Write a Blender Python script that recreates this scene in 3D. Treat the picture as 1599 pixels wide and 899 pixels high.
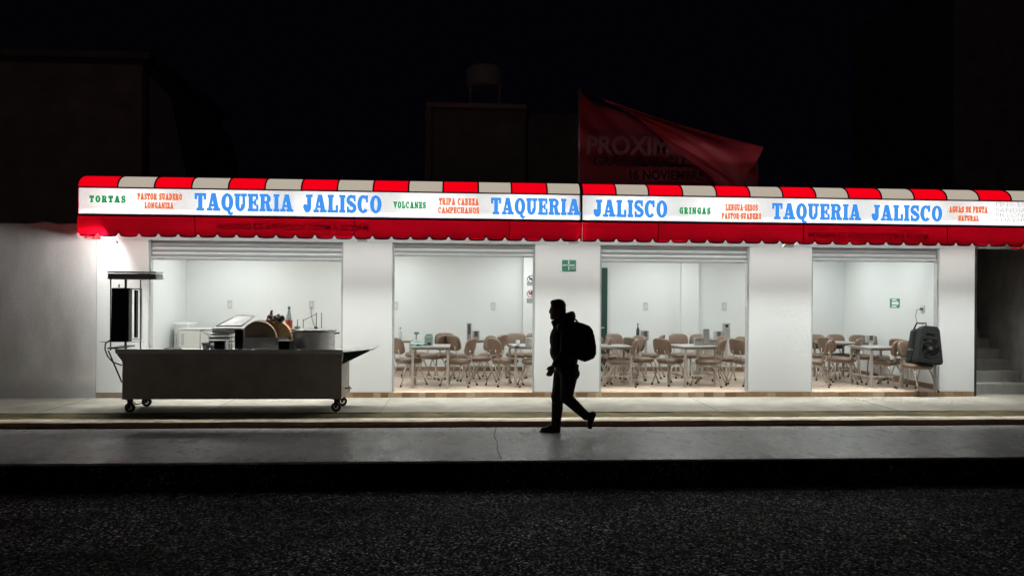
import bpy, bmesh, math, random
from mathutils import Vector, Matrix, Euler
random.seed(7)
S = bpy.context.scene
C = S.collection
for o in list(bpy.data.objects):
    bpy.data.objects.remove(o)
R_ = math.radians

# ------------------------------------------------------------------ camera, sky, exposure
FPX = 1150.0                      # focal length in photograph pixels (1599 wide)
YAW, ROLL, HZ, CAMZ = R_(3.5), 0.0068, 10.5, 1.86
CAMROT = Matrix.Rotation(-YAW, 3, 'Z') @ Matrix.Rotation(R_(90), 3, 'X') @ Matrix.Rotation(ROLL, 3, 'Z')
cam_d = bpy.data.cameras.new('camera')
cam = bpy.data.objects.new('camera', cam_d); C.objects.link(cam)
cam.matrix_world = Matrix.Translation((0, 0, CAMZ)) @ CAMROT.to_4x4()
cam_d.sensor_width = 36.0
cam_d.lens = FPX / 1599 * 36
cam_d.shift_y = HZ / 1599
cam_d.clip_end = 500
S.camera = cam

W = bpy.data.worlds.new('World'); S.world = W; W.use_nodes = True
bg = W.node_tree.nodes['Background']
bg.inputs[0].default_value = (0.0009, 0.0009, 0.0021, 1)
bg.inputs[1].default_value = 0.85
S.view_settings.view_transform = 'Standard'
S.view_settings.look = 'None'
S.view_settings.exposure = 0.0
S.view_settings.gamma = 1.0
S.view_settings.use_curve_mapping = False
S.cycles.use_denoising = True
S.cycles.max_bounces = 8
S.cycles.sample_clamp_indirect = 4.0
TUBE_S, WALL_FILL_W, STREET_FILL_W, END_FILL_W, ROOM_W = 14.0, 48.0, 122.0, 38.0, 23.5
sun_d = bpy.data.lights.new('moonlight', 'SUN'); sun_d.energy = .022; sun_d.angle = R_(8); sun_d.color = (1, .86, .76)  # added dim fill from the camera side, lifts the dark houses
sun = bpy.data.objects.new('moonlight', sun_d); C.objects.link(sun); sun.rotation_euler = (R_(58), 0, R_(-18))

# ------------------------------------------------------------------ pixel -> place
def ray(px, py):
    return CAMROT @ Vector(((px - 799.5) / FPX, (449.5 - py + HZ) / FPX, -1))
def P(px, py, Y):                 # point on the upright plane y = Y
    d = ray(px, py); t = Y / d.y
    return Vector((d.x * t, Y, CAMZ + d.z * t))
def G(px, py, z):                 # point on the level plane z
    d = ray(px, py); t = (z - CAMZ) / d.z
    return Vector((d.x * t, d.y * t, z))
def PX(px, Y, py=500): return P(px, py, Y).x
def PZ(px, py, Y): return P(px, py, Y).z

# ------------------------------------------------------------------ materials
def nt(name):
    m = bpy.data.materials.new(name); m.use_nodes = True
    return m, m.node_tree.nodes, m.node_tree.links, m.node_tree.nodes['Principled BSDF']
def noise(n, l, scale, detail=4, vec=None, rough=.55, stretch=None):
    t = n.new('ShaderNodeTexNoise'); t.inputs['Scale'].default_value = scale
    t.inputs['Detail'].default_value = detail; t.inputs['Roughness'].default_value = rough
    tc = n.new('ShaderNodeTexCoord')
    if stretch:
        mp = n.new('ShaderNodeMapping'); mp.inputs['Scale'].default_value = stretch
        l.new(tc.outputs['Object'], mp.inputs[0]); l.new(mp.outputs[0], t.inputs['Vector'])
    else:
        l.new(tc.outputs['Object'], t.inputs['Vector'])
    return t
def ramp(n, l, src, stops):
    r = n.new('ShaderNodeValToRGB')
    e = r.color_ramp.elements
    while len(e) < len(stops): e.new(.5)
    for k, (p, c) in enumerate(stops):
        e[k].position = p; e[k].color = (*c, 1) if len(c) == 3 else c
    l.new(src, r.inputs[0]); return r
def mul(c, f): return tuple(max(0, min(1, x * f)) for x in c)
def mat(name, col, rough=.6, metal=0, var=.12, scale=6, bump=0, bscale=40, stretch=None, spec=.5, rvar=0):
    m, n, l, b = nt(name)
    t = noise(n, l, scale, 5, stretch=stretch)
    r = ramp(n, l, t.outputs['Fac'], [(.3, mul(col, 1 - var)), (.7, mul(col, 1 + var))])
    l.new(r.outputs[0], b.inputs['Base Color'])
    b.inputs['Roughness'].default_value = rough; b.inputs['Metallic'].default_value = metal
    b.inputs['Specular IOR Level'].default_value = spec
    if rvar:
        rr = ramp(n, l, noise(n, l, scale * 2.3, 5, stretch=stretch).outputs['Fac'], [(.3, (max(0, rough - rvar),) * 3), (.7, (min(1, rough + rvar),) * 3)])
        l.new(rr.outputs[0], b.inputs['Roughness'])
    if bump:
        bt = noise(n, l, bscale, 6, stretch=stretch)
        bn = n.new('ShaderNodeBump'); bn.inputs['Strength'].default_value = bump; bn.inputs['Distance'].default_value = .01
        l.new(bt.outputs['Fac'], bn.inputs['Height']); l.new(bn.outputs[0], b.inputs['Normal'])
    return m
def emit(name, col, s):
    m, n, l, b = nt(name); n.remove(b)
    e = n.new('ShaderNodeEmission'); e.inputs[0].default_value = (*col, 1); e.inputs[1].default_value = s
    l.new(e.outputs[0], n['Material Output'].inputs[0]); return m
def fabric(name, col, trans, e=0, ecol=None, var=.06):       # vinyl that lets light through
    m, n, l, b = nt(name)
    t = noise(n, l, 2.5, 4)
    r = ramp(n, l, t.outputs['Fac'], [(.3, mul(col, 1 - var)), (.7, mul(col, 1 + var))])
    l.new(r.outputs[0], b.inputs['Base Color']); b.inputs['Roughness'].default_value = .45
    tr = n.new('ShaderNodeBsdfTranslucent'); l.new(r.outputs[0], tr.inputs[0])
    mx = n.new('ShaderNodeMixShader'); mx.inputs[0].default_value = trans
    l.new(b.outputs[0], mx.inputs[1]); l.new(tr.outputs[0], mx.inputs[2])
    out = mx.outputs[0]
    if e:
        em = n.new('ShaderNodeEmission'); em.inputs[0].default_value = (*(ecol or col), 1); em.inputs[1].default_value = e
        ad = n.new('ShaderNodeAddShader'); l.new(out, ad.inputs[0]); l.new(em.outputs[0], ad.inputs[1]); out = ad.outputs[0]
    l.new(out, n['Material Output'].inputs[0]); return m

M = {}
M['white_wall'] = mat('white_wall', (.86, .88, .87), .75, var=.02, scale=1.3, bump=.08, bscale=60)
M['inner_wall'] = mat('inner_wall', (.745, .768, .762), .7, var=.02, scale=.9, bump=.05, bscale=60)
M['steel'] = mat('steel', (.58, .58, .565), .34, .55, var=.1, scale=3, stretch=(1, 1, 12), rvar=.1)
M['lid_steel'] = mat('lid_steel', (.70, .70, .685), .38, .15, var=.12, scale=5, rvar=.1)
M['lid_gray'] = mat('lid_gray', (.20, .20, .195), .35, .4, var=.3, scale=4, rvar=.1)
M['steel_dull'] = mat('steel_dull', (.42, .42, .41), .42, .4, var=.15, scale=4, rvar=.1)
M['chrome'] = mat('chrome', (.56, .50, .44), .34, .75, var=.05)
M['table_leg'] = mat('table_leg', (.50, .46, .41), .45, .15, var=.06)
M['black_metal'] = mat('black_metal', (.018, .017, .016), .45, .3, var=.3, rvar=.1)
M['cart_panel'] = mat('cart_panel', (.42, .375, .33), .5, .05, var=.15, scale=3, rvar=.1)
M['shutter'] = mat('shutter', (.52, .56, .565), .4, .2, var=.04, scale=2)
M['shutter_bar'] = mat('shutter_bar', (.58, .62, .625), .35, .2, var=.04)
M['rail'] = mat('rail', (.50, .52, .52), .45, .1)
M['vinyl'] = mat('vinyl', (.20, .138, .10), .42, var=.1, scale=8, bump=.06, bscale=25)
M['vinyl_back'] = mat('vinyl_back', (.215, .148, .108), .42, var=.1, scale=7, bump=.06, bscale=25)
M['rubber'] = mat('rubber', (.015, .015, .015), .7)
M['laminate'] = mat('laminate', (.40, .40, .385), .3, var=.05, scale=12)
M['table_edge'] = mat('table_edge', (.33, .31, .28), .4)
M['black_cloth'] = mat('black_cloth', (.015, .0155, .017), .85, var=.3, scale=20, bump=.3, bscale=60, spec=.2)
M['trouser_cloth'] = mat('trouser_cloth', (.028, .027, .025), .9, var=.25, scale=14, bump=.3, bscale=40, spec=.15)
M['shoe_leather'] = mat('shoe_leather', (.008, .008, .008), .5, spec=.3)
M['backpack_nylon'] = mat('backpack_nylon', (.0075, .0078, .0085), .75, var=.3, scale=12, bump=.25, bscale=120, spec=.2)
M['skin'] = mat('skin', (.16, .085, .055), .5, var=.08)
M['hair'] = mat('hair', (.006, .005, .0045), .6, var=.3, scale=60, bump=.5, bscale=90)
M['speaker_plastic'] = mat('speaker_plastic', (.012, .0145, .014), .75, spec=.25, var=.15, bump=.15, bscale=150)
M['speaker_dark'] = mat('speaker_dark', (.004, .0045, .0045), .6)
M['green_door'] = mat('green_door', (.022, .062, .05), .4, var=.1)
M['sign_green'] = mat('sign_green', (.04, .26, .16), .5, var=.05)
M['sign_white'] = mat('sign_white', (.8, .82, .8), .5, var=.02)
M['sign_ink'] = mat('sign_ink', (.06, .06, .065), .5)
M['sign_gray'] = mat('sign_gray', (.30, .31, .31), .5)
M['sign_red'] = mat('sign_red', (.35, .12, .12), .5)
M['switch_plate'] = mat('switch_plate', (.55, .57, .57), .4)
M['cable'] = mat('cable', (.12, .12, .12), .6)
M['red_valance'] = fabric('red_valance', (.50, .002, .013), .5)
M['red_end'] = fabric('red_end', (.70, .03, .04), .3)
M['white_lining'] = fabric('white_lining', (.82, .84, .83), .42)
M['hem'] = mat('hem', (.03, .002, .003), .7)
M['trim'] = mat('trim', (.035, .008, .006), .6)
M['brown_trim'] = mat('brown_trim', (.25, .14, .06), .6)
M['sign_panel'] = fabric('sign_panel', (.80, .80, .80), .55, .50, (1, .985, .98), .01)
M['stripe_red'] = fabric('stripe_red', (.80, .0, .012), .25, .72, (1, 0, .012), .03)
M['stripe_beige'] = fabric('stripe_beige', (.60, .53, .43), .10, .46, (.95, .84, .69), .03)
M['blue_letter'] = emit('blue_letter', (.055, .31, .88), 1.0)
M['green_letter'] = emit('green_letter', (.015, .33, .10), 1.0)
M['orange_letter'] = emit('orange_letter', (.83, .19, .07), 1.0)
M['gray_letter'] = emit('gray_letter', (.62, .65, .64), 1.0)
M['tube'] = emit('tube', (1, 1, .99), TUBE_S)
M['dark_print'] = fabric('dark_print', (.455, .002, .012), .47)
M['banner'] = fabric('banner', (.42, .045, .07), .3, var=.15)
M['banner_flap'] = fabric('banner_flap', (.62, .075, .11), .3, var=.15)
M['banner_print'] = mat('banner_print', (.02, .004, .006), .7)
M['banner_label'] = mat('banner_label', (.40, .06, .08), .7)
M['banner_outline'] = mat('banner_outline', (.17, .05, .055), .7)
M['dark_house'] = mat('dark_house', (.46, .33, .31), .9, var=.25, scale=1.2, bump=.4, bscale=8)
M['dark_house2'] = mat('dark_house2', (.25, .20, .20), .9, var=.25, scale=2, bump=.3, bscale=10)
M['pale_column'] = mat('pale_column', (.26, .20, .19), .9, var=.15, scale=6)
M['tank'] = mat('tank', (.5, .44, .45), .6)
M['wood_end'] = None
M['bread'] = None
M['plastic_white'] = mat('plastic_white', (.72, .73, .71), .4, var=.04)
M['appliance'] = mat('appliance', (.72, .74, .725), .4, var=.04)
M['appliance_dark'] = mat('appliance_dark', (.64, .65, .64), .45, var=.04)
M['bag_green'] = mat('bag_green', (.03, .055, .045), .35, var=.5, scale=14)
M['bag_pink'] = mat('bag_pink', (.33, .22, .24), .4, var=.4, scale=18)
M['red_label'] = mat('red_label', (.60, .11, .10), .4, var=.1)
M['teal'] = mat('teal', (.20, .36, .32), .35, var=.1)
M['teal_dark'] = mat('teal_dark', (.05, .10, .08), .4)
M['clear_plastic'] = fabric('clear_plastic', (.72, .78, .78), .65)
M['mint'] = mat('mint', (.36, .46, .42), .5, var=.06)
M['dry_leaf'] = mat('dry_leaf', (.42, .36, .24), .8, var=.3, scale=30)
M['soil'] = mat('soil', (.12, .10, .055), .95, var=.5, scale=9, bump=.8, bscale=30)

def m_wood():
    m, n, l, b = nt('chopping_block_end')
    tc = n.new('ShaderNodeTexCoord'); w = n.new('ShaderNodeTexWave'); w.wave_type = 'RINGS'; w.rings_direction = 'Y'
    w.inputs['Scale'].default_value = 9; w.inputs['Distortion'].default_value = 5; w.inputs['Detail'].default_value = 3
    l.new(tc.outputs['Object'], w.inputs['Vector'])
    r = ramp(n, l, w.outputs['Fac'], [(.1, (.60, .44, .29)), (.9, (.70, .53, .36))])
    nz = noise(n, l, 5, 5); mx = n.new('ShaderNodeMixRGB'); mx.blend_type = 'MULTIPLY'; mx.inputs[0].default_value = .6
    r2 = ramp(n, l, nz.outputs['Fac'], [(.3, (.6, .6, .6)), (.7, (1, 1, 1))])
    l.new(r.outputs[0], mx.inputs[1]); l.new(r2.outputs[0], mx.inputs[2]); l.new(mx.outputs[0], b.inputs['Base Color'])
    b.inputs['Roughness'].default_value = .7; return m
M['wood_end'] = m_wood()
M['wood_side'] = mat('wood_side', (.74, .50, .26), .65, var=.2, scale=5, stretch=(8, 1, 8))
M['wood_band'] = mat('wood_band', (.62, .52, .38), .6)

def m_tile_floor():
    m, n, l, b = nt('plank_tile_floor')
    tc = n.new('ShaderNodeTexCoord'); br = n.new('ShaderNodeTexBrick')
    br.inputs['Color1'].default_value = (.56, .44, .345, 1); br.inputs['Color2'].default_value = (.72, .59, .48, 1)
    br.inputs['Mortar'].default_value = (.33, .26, .21, 1); br.inputs['Scale'].default_value = 1
    br.inputs['Mortar Size'].default_value = .003; br.inputs['Brick Width'].default_value = .55; br.inputs['Row Height'].default_value = .14
    l.new(tc.outputs['Object'], br.inputs['Vector'])
    nz = noise(n, l, 5, 6, stretch=(1.2, 9, 1)); mx = n.new('ShaderNodeMixRGB'); mx.blend_type = 'MULTIPLY'; mx.inputs[0].default_value = .7
    r2 = ramp(n, l, nz.outputs['Fac'], [(.36, (.62, .57, .53)), (.62, (1, 1, 1))])
    l.new(br.outputs['Color'], mx.inputs[1]); l.new(r2.outputs[0], mx.inputs[2]); l.new(mx.outputs[0], b.inputs['Base Color'])
    b.inputs['Roughness'].default_value = .38; return m
M['tile_floor'] = m_tile_floor()
def m_step_tile(name, pitch, cols):
    m, n, l, b = nt(name)
    tc = n.new('ShaderNodeTexCoord'); sx = n.new('ShaderNodeSeparateXYZ'); l.new(tc.outputs['Object'], sx.inputs[0])
    def mth(op, a, v=None):
        q = n.new('ShaderNodeMath'); q.operation = op; l.new(a, q.inputs[0])
        if v is not None: q.inputs[1].default_value = v
        return q.outputs[0]
    nz = n.new('ShaderNodeTexNoise'); nz.noise_dimensions = '1D'; nz.inputs['Scale'].default_value = 1.7
    l.new(sx.outputs[0], nz.inputs['W'])
    ad = n.new('ShaderNodeMath'); ad.operation = 'MULTIPLY_ADD'; l.new(nz.outputs['Fac'], ad.inputs[0]); ad.inputs[1].default_value = .35; l.new(sx.outputs[0], ad.inputs[2])
    d = mth('DIVIDE', ad.outputs[0], pitch); fl = mth('FLOOR', d); fr = mth('FRACT', d)
    wn = n.new('ShaderNodeTexWhiteNoise'); wn.noise_dimensions = '1D'; l.new(fl, wn.inputs['W'])
    r = ramp(n, l, wn.outputs['Value'], cols); r.color_ramp.interpolation = 'LINEAR'
    g = mth('LESS_THAN', fr, .03)
    mx = n.new('ShaderNodeMixRGB'); l.new(g, mx.inputs[0]); l.new(r.outputs[0], mx.inputs[1]); mx.inputs[2].default_value = (.20, .14, .10, 1)
    n2 = noise(n, l, 14, 5); r2 = ramp(n, l, n2.outputs['Fac'], [(.3, (.75, .72, .7)), (.7, (1, 1, 1))])
    m2 = n.new('ShaderNodeMixRGB'); m2.blend_type = 'MULTIPLY'; m2.inputs[0].default_value = .8
    l.new(mx.outputs[0], m2.inputs[1]); l.new(r2.outputs[0], m2.inputs[2]); l.new(m2.outputs[0], b.inputs['Base Color'])
    b.inputs['Roughness'].default_value = .5; return m
M['step_tile'] = m_step_tile('step_tile', .16, [(0, (.22, .12, .06)), (.35, (.36, .22, .12)), (.7, (.46, .31, .19)), (1, (.60, .48, .34))])
M['base_tile'] = m_step_tile('base_tile', .3, [(0, (.16, .10, .07)), (.5, (.26, .17, .12)), (1, (.36, .26, .19))])

def m_asphalt():
    m, n, l, b = nt('asphalt')
    tc = n.new('ShaderNodeTexCoord')
    v = n.new('ShaderNodeTexVoronoi'); v.inputs['Scale'].default_value = 56; l.new(tc.outputs['Object'], v.inputs['Vector'])
    sc = n.new('ShaderNodeSeparateColor'); l.new(v.outputs['Color'], sc.inputs[0])
    r = ramp(n, l, sc.outputs[0], [(.0, (.004, .004, .0046)), (.6, (.010, .0098, .0108)), (.80, (.026, .0255, .026)), (.90, (.16, .157, .155)), (1, (.80, .79, .78))])
    big = noise(n, l, .8, 9, rough=.7, stretch=(.6, 1.5, 1)); rb = ramp(n, l, big.outputs['Fac'], [(.42, (.12, .115, .13)), (.60, (1, 1, 1))])
    mx = n.new('ShaderNodeMixRGB'); mx.blend_type = 'MULTIPLY'; mx.inputs[0].default_value = 1
    l.new(r.outputs[0], mx.inputs[1]); l.new(rb.outputs[0], mx.inputs[2]); l.new(mx.outputs[0], b.inputs['Base Color'])
    rr = ramp(n, l, sc.outputs[1], [(.0, (.85,) * 3), (.8, (.7,) * 3), (1, (.32,) * 3)]); l.new(rr.outputs[0], b.inputs['Roughness'])
    sp = ramp(n, l, sc.outputs[1], [(.0, (.05,) * 3), (.7, (.1,) * 3), (1, (.7,) * 3)]); l.new(sp.outputs[0], b.inputs['Specular IOR Level'])
    v2 = n.new('ShaderNodeTexVoronoi'); v2.inputs['Scale'].default_value = 56; l.new(tc.outputs['Object'], v2.inputs['Vector'])
    nz = noise(n, l, 150, 4)
    ad = n.new('ShaderNodeMath'); ad.operation = 'MULTIPLY_ADD'; l.new(nz.outputs['Fac'], ad.inputs[0]); ad.inputs[1].default_value = -.5; l.new(v2.outputs['Distance'], ad.inputs[2])
    bn = n.new('ShaderNodeBump'); bn.invert = True; bn.inputs['Strength'].default_value = .9; bn.inputs['Distance'].default_value = .012
    l.new(ad.outputs[0], bn.inputs['Height']); l.new(bn.outputs[0], b.inputs['Normal'])
    return m
M['asphalt'] = m_asphalt()
def m_lane():
    m, n, l, b = nt('brushed_concrete')
    n1 = noise(n, l, 1.3, 8, rough=.65); n2 = noise(n, l, 2.6, 9, stretch=(1.4, .8, 1), rough=.72); n3 = noise(n, l, 45, 4, rough=.7)
    r1 = ramp(n, l, n1.outputs['Fac'], [(.3, (.42, .425, .42)), (.7, (.62, .63, .625))])
    r2 = ramp(n, l, n2.outputs['Fac'], [(.40, (.56, .56, .56)), (.58, (1, 1, 1))])
    mx = n.new('ShaderNodeMixRGB'); mx.blend_type = 'MULTIPLY'; mx.inputs[0].default_value = .8
    l.new(r1.outputs[0], mx.inputs[1]); l.new(r2.outputs[0], mx.inputs[2])
    r3 = ramp(n, l, n3.outputs['Fac'], [(.34, (.72, .72, .72)), (.66, (1, 1, 1))])
    m3 = n.new('ShaderNodeMixRGB'); m3.blend_type = 'MULTIPLY'; m3.inputs[0].default_value = .6
    l.new(mx.outputs[0], m3.inputs[1]); l.new(r3.outputs[0], m3.inputs[2]); l.new(m3.outputs[0], b.inputs['Base Color'])
    rr = ramp(n, l, n2.outputs['Fac'], [(.36, (.50,) * 3), (.62, (.20,) * 3)]); l.new(rr.outputs[0], b.inputs['Roughness'])
    w = noise(n, l, 1.0, 4, stretch=(42, 2.5, 1))
    ad = n.new('ShaderNodeMath'); ad.operation = 'MULTIPLY_ADD'; l.new(n3.outputs['Fac'], ad.inputs[0]); ad.inputs[1].default_value = .6; l.new(w.outputs['Fac'], ad.inputs[2])
    bn = n.new('ShaderNodeBump'); bn.inputs['Strength'].default_value = .42; bn.inputs['Distance'].default_value = .006
    l.new(ad.outputs[0], bn.inputs['Height']); l.new(bn.outputs[0], b.inputs['Normal']); return m
M['lane'] = m_lane()
def m_stained(name, col, dark, s1=.8, rough=.85, b_=.25, low=None, bs=35):
    m, n, l, b = nt(name)
    n1 = noise(n, l, s1, 7); n2 = noise(n, l, s1 * 3.3, 6, stretch=(1, 1, .35))
    r1 = ramp(n, l, n1.outputs['Fac'], [(.32, dark), (.62, col)])
    r2 = ramp(n, l, n2.outputs['Fac'], [(.32, (.66, .645, .62)), (.58, (1, 1, 1))])
    mx = n.new('ShaderNodeMixRGB'); mx.blend_type = 'MULTIPLY'; mx.inputs[0].default_value = .7
    l.new(r1.outputs[0], mx.inputs[1]); l.new(r2.outputs[0], mx.inputs[2]); out = mx.outputs[0]
    if low:      # damp dirt line along the foot of a wall
        tc = n.new('ShaderNodeTexCoord'); sx = n.new('ShaderNodeSeparateXYZ'); l.new(tc.outputs['Object'], sx.inputs[0])
        ad = n.new('ShaderNodeMath'); ad.operation = 'MULTIPLY_ADD'; l.new(n2.outputs['Fac'], ad.inputs[0]); ad.inputs[1].default_value = -.5; l.new(sx.outputs[2], ad.inputs[2])
        rl = ramp(n, l, ad.outputs[0], [(low[0], (0, 0, 0)), (low[1], (1, 1, 1))])
        m4 = n.new('ShaderNodeMixRGB'); l.new(rl.outputs[0], m4.inputs[0]); m4.inputs[1].default_value = (*mul(dark, .8), 1); l.new(out, m4.inputs[2]); out = m4.outputs[0]
    l.new(out, b.inputs['Base Color']); b.inputs['Roughness'].default_value = rough
    bt = noise(n, l, bs, 6); bn = n.new('ShaderNodeBump'); bn.inputs['Strength'].default_value = b_; bn.inputs['Distance'].default_value = .012
    l.new(bt.outputs['Fac'], bn.inputs['Height']); l.new(bn.outputs[0], b.inputs['Normal']); return m
M['sidewalk'] = m_stained('sidewalk_concrete', (.31, .295, .255), (.215, .20, .165), .9, .85, .2)
M['cement_wall'] = m_stained('cement_wall', (.82, .815, .80), (.70, .69, .675), .7, .9, .35, low=(-.2, .2))
M['stair_concrete'] = m_stained('stair_concrete', (.46, .46, .43), (.30, .30, .28), 1.6, .9, .5)
M['kerb_face'] = m_stained('kerb_paint', (.34, .15, .085), (.16, .085, .055), 2.2, .8, .5)
M['kerb_top'] = m_stained('kerb_top', (.88, .82, .68), (.68, .58, .40), 2.5, .85, .4)
M['verge'] = m_stained('verge', (.19, .15, .06), (.05, .04, .018), 2.2, .95, .9, bs=20)
M['ground'] = m_stained('bare_ground', (.10, .09, .08), (.06, .055, .05), .3, .95, .3)

# ------------------------------------------------------------------ mesh helper
class MB:
    def __init__(s): s.bm = bmesh.new(); s.mats = []; s.cur = 0
    def m(s, material):
        if material not in s.mats: s.mats.append(material)
        s.cur = s.mats.index(material); return s
    def f(s, vs, smooth=False):
        try:
            fc = s.bm.faces.new(vs); fc.material_index = s.cur; fc.smooth = smooth; return fc
        except ValueError: return None
    def box(s, x0, x1, y0, y1, z0, z1, T=None):
        v = [Vector((x, y, z)) for z in (z0, z1) for y in (y0, y1) for x in (x0, x1)]
        if T: v = [T @ p for p in v]
        v = [s.bm.verts.new(p) for p in v]
        for q in ((0, 2, 3, 1), (4, 5, 7, 6), (0, 1, 5, 4), (2, 6, 7, 3), (0, 4, 6, 2), (1, 3, 7, 5)): s.f([v[i] for i in q])
        return s
    def tube(s, pts, r, n=8, cap=True, r1=None):
        pts = [Vector(p) for p in pts]; rings = []
        up = None
        for i, p in enumerate(pts):
            d = (pts[min(i + 1, len(pts) - 1)] - pts[max(i - 1, 0)]).normalized()
            if up is None:
                up = d.cross(Vector((0, 0, 1)))
                if up.length < .1: up = d.cross(Vector((0, 1, 0)))
            up = (up - d * up.dot(d)).normalized(); w = d.cross(up)
            rr = r if r1 is None else r + (r1 - r) * i / max(1, len(pts) - 1)
            rings.append([s.bm.verts.new(p + (up * math.cos(2 * math.pi * k / n) + w * math.sin(2 * math.pi * k / n)) * rr) for k in range(n)])
        for a, b in zip(rings, rings[1:]):
            for k in range(n): s.f([a[k], a[(k + 1) % n], b[(k + 1) % n], b[k]], True)
        if cap: s.f(rings[0][::-1]); s.f(rings[-1])
        return s
    def bar(s, a, b, t, t2=None):            # square bar
        a, b = Vector(a), Vector(b); d = (b - a).normalized()
        u = d.cross(Vector((0, 1, 0)))
        if u.length < .1: u = d.cross(Vector((1, 0, 0)))
        u.normalize(); w = d.cross(u); t2 = t2 or t
        q = [(-1, -1), (1, -1), (1, 1), (-1, 1)]
        A = [s.bm.verts.new(a + u * i * t / 2 + w * j * t2 / 2) for i, j in q]
        B = [s.bm.verts.new(b + u * i * t / 2 + w * j * t2 / 2) for i, j in q]
        for k in range(4): s.f([A[k], A[(k + 1) % 4], B[(k + 1) % 4], B[k]])
        s.f(A[::-1]); s.f(B); return s
    def prism(s, poly, y0, y1, T=None, smooth=False):     # polygon in x,z pushed along y
        A = [Vector((x, y0, z)) for x, z in poly]; B = [Vector((x, y1, z)) for x, z in poly]
        if T: A = [T @ p for p in A]; B = [T @ p for p in B]
        A = [s.bm.verts.new(p) for p in A]; B = [s.bm.verts.new(p) for p in B]
        n = len(A); s.f(A); s.f(B[::-1])
        for k in range(n): s.f([A[k], B[k], B[(k + 1) % n], A[(k + 1) % n]], smooth)
        return s
    def lathe(s, prof, c=(0, 0, 0), n=20, T=None, cap=True):    # (r, z) profile round z
        rings = []
        for r, z in prof:
            ring = []
            for k in range(n):
                p = Vector((r * math.cos(2 * math.pi * k / n), r * math.sin(2 * math.pi * k / n), z))
                p = (T @ p) if T else p
                ring.append(s.bm.verts.new(p + Vector(c)))
            rings.append(ring)
        for a, b in zip(rings, rings[1:]):
            for k in range(n): s.f([a[k], a[(k + 1) % n], b[(k + 1) % n], b[k]], True)
        if cap: s.f(rings[0][::-1]); s.f(rings[-1])
        return s
    def ell(s, c, r, T=None, nu=14, nv=9):
        c = Vector(c); r = (r, r, r) if not hasattr(r, '__len__') else r
        rows = []
        for i in range(1, nv):
            th = math.pi * i / nv
            row = []
            for k in range(nu):
                ph = 2 * math.pi * k / nu
                p = Vector((r[0] * math.sin(th) * math.cos(ph), r[1] * math.sin(th) * math.sin(ph), r[2] * math.cos(th)))
                row.append(s.bm.verts.new(c + ((T @ p) if T else p)))
            rows.append(row)
        def pole(sg):
            p = Vector((0, 0, sg * r[2])); return s.bm.verts.new(c + ((T @ p) if T else p))
        t, b = pole(1), pole(-1)
        for k in range(nu):
            s.f([t, rows[0][k], rows[0][(k + 1) % nu]], True); s.f([b, rows[-1][(k + 1) % nu], rows[-1][k]], True)
        for a, q in zip(rows, rows[1:]):
            for k in range(nu): s.f([a[k], q[k], q[(k + 1) % nu], a[(k + 1) % nu]], True)
        return s
    def limb(s, a, b, ra, rb, flat=1.0):     # tapered capsule
        a, b = Vector(a), Vector(b); n = 5
        for i in range(n + 1):
            t = i / n; s.ell(a.lerp(b, t), ra + (rb - ra) * t, nu=12, nv=8)
        return s.tube([a, b], ra * .995, 12, True, rb * .995)
    def sheet(s, grid, smooth=True):
        V = [[s.bm.verts.new(p) for p in row] for row in grid]
        for a, b in zip(V, V[1:]):
            for k in range(len(a) - 1): s.f([a[k], a[k + 1], b[k + 1], b[k]], smooth)
        return s
    def build(s, name, material=None, parent=None, w=True, bevel=0, sub=0, solid=0, remesh=0, smooth_it=0, kind=None, normals=True):
        me = bpy.data.meshes.new(name)
        if normals and not solid and not remesh: bmesh.ops.recalc_face_normals(s.bm, faces=s.bm.faces)
        if parent is not None and w:
            r = parent
            while r.parent: r = r.parent
            off = Vector(r.location)
            for v in s.bm.verts: v.co -= off
        s.bm.to_mesh(me); s.bm.free()
        for x in (s.mats or [material]): me.materials.append(x)
        o = bpy.data.objects.new(name, me); C.objects.link(o)
        if parent is not None: o.parent = parent
        if remesh:
            md = o.modifiers.new('r', 'REMESH'); md.mode = 'VOXEL'; md.voxel_size = remesh; md.use_smooth_shade = True
            if smooth_it:
                sm = o.modifiers.new('s', 'SMOOTH'); sm.iterations = smooth_it; sm.factor = .5
            dg = bpy.context.evaluated_depsgraph_get()
            nm = bpy.data.meshes.new_from_object(o.evaluated_get(dg))
            o.modifiers.clear(); o.data = nm
            for p in nm.polygons: p.use_smooth = True
            if not nm.materials: nm.materials.append(material)
        if bevel:
            md = o.modifiers.new('b', 'BEVEL'); md.width = bevel; md.segments = 2; md.limit_method = 'ANGLE'; md.angle_limit = R_(40)
        if solid:
            md = o.modifiers.new('t', 'SOLIDIFY'); md.thickness = solid; md.offset = 0
        if sub:
            md = o.modifiers.new('u', 'SUBSURF'); md.levels = sub; md.render_levels = sub
        if kind: o['kind'] = kind
        return o

def tag(o, label, cat, group=None):
    o['label'] = label; o['category'] = cat
    if group: o['group'] = group
    return o
def thing(name, label, cat, loc=(0, 0, 0), rz=0, group=None):
    o = bpy.data.objects.new(name, None); C.objects.link(o); o.empty_display_size = .1
    o.location = loc; o.rotation_euler = (0, 0, rz); return tag(o, label, cat, group)
def bx(*a): return MB().box(*a)
def kids(o): return [c for c in bpy.data.objects if c.parent is o]
def dup(root, loc, rz, label, group=None):
    r = root.copy(); C.objects.link(r); r.location = loc; r.rotation_euler = (0, 0, rz); r['label'] = label
    if group: r['group'] = group
    for ch in KIDS[root.name]:
        c = ch.copy(); C.objects.link(c); c.parent = r
        for g in KIDS.get(ch.name, ()):
            d = g.copy(); C.objects.link(d); d.parent = c
    return r
KIDS = {}
def remember(root):
    for o in [root] + kids(root): KIDS[o.name] = kids(o)

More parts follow.
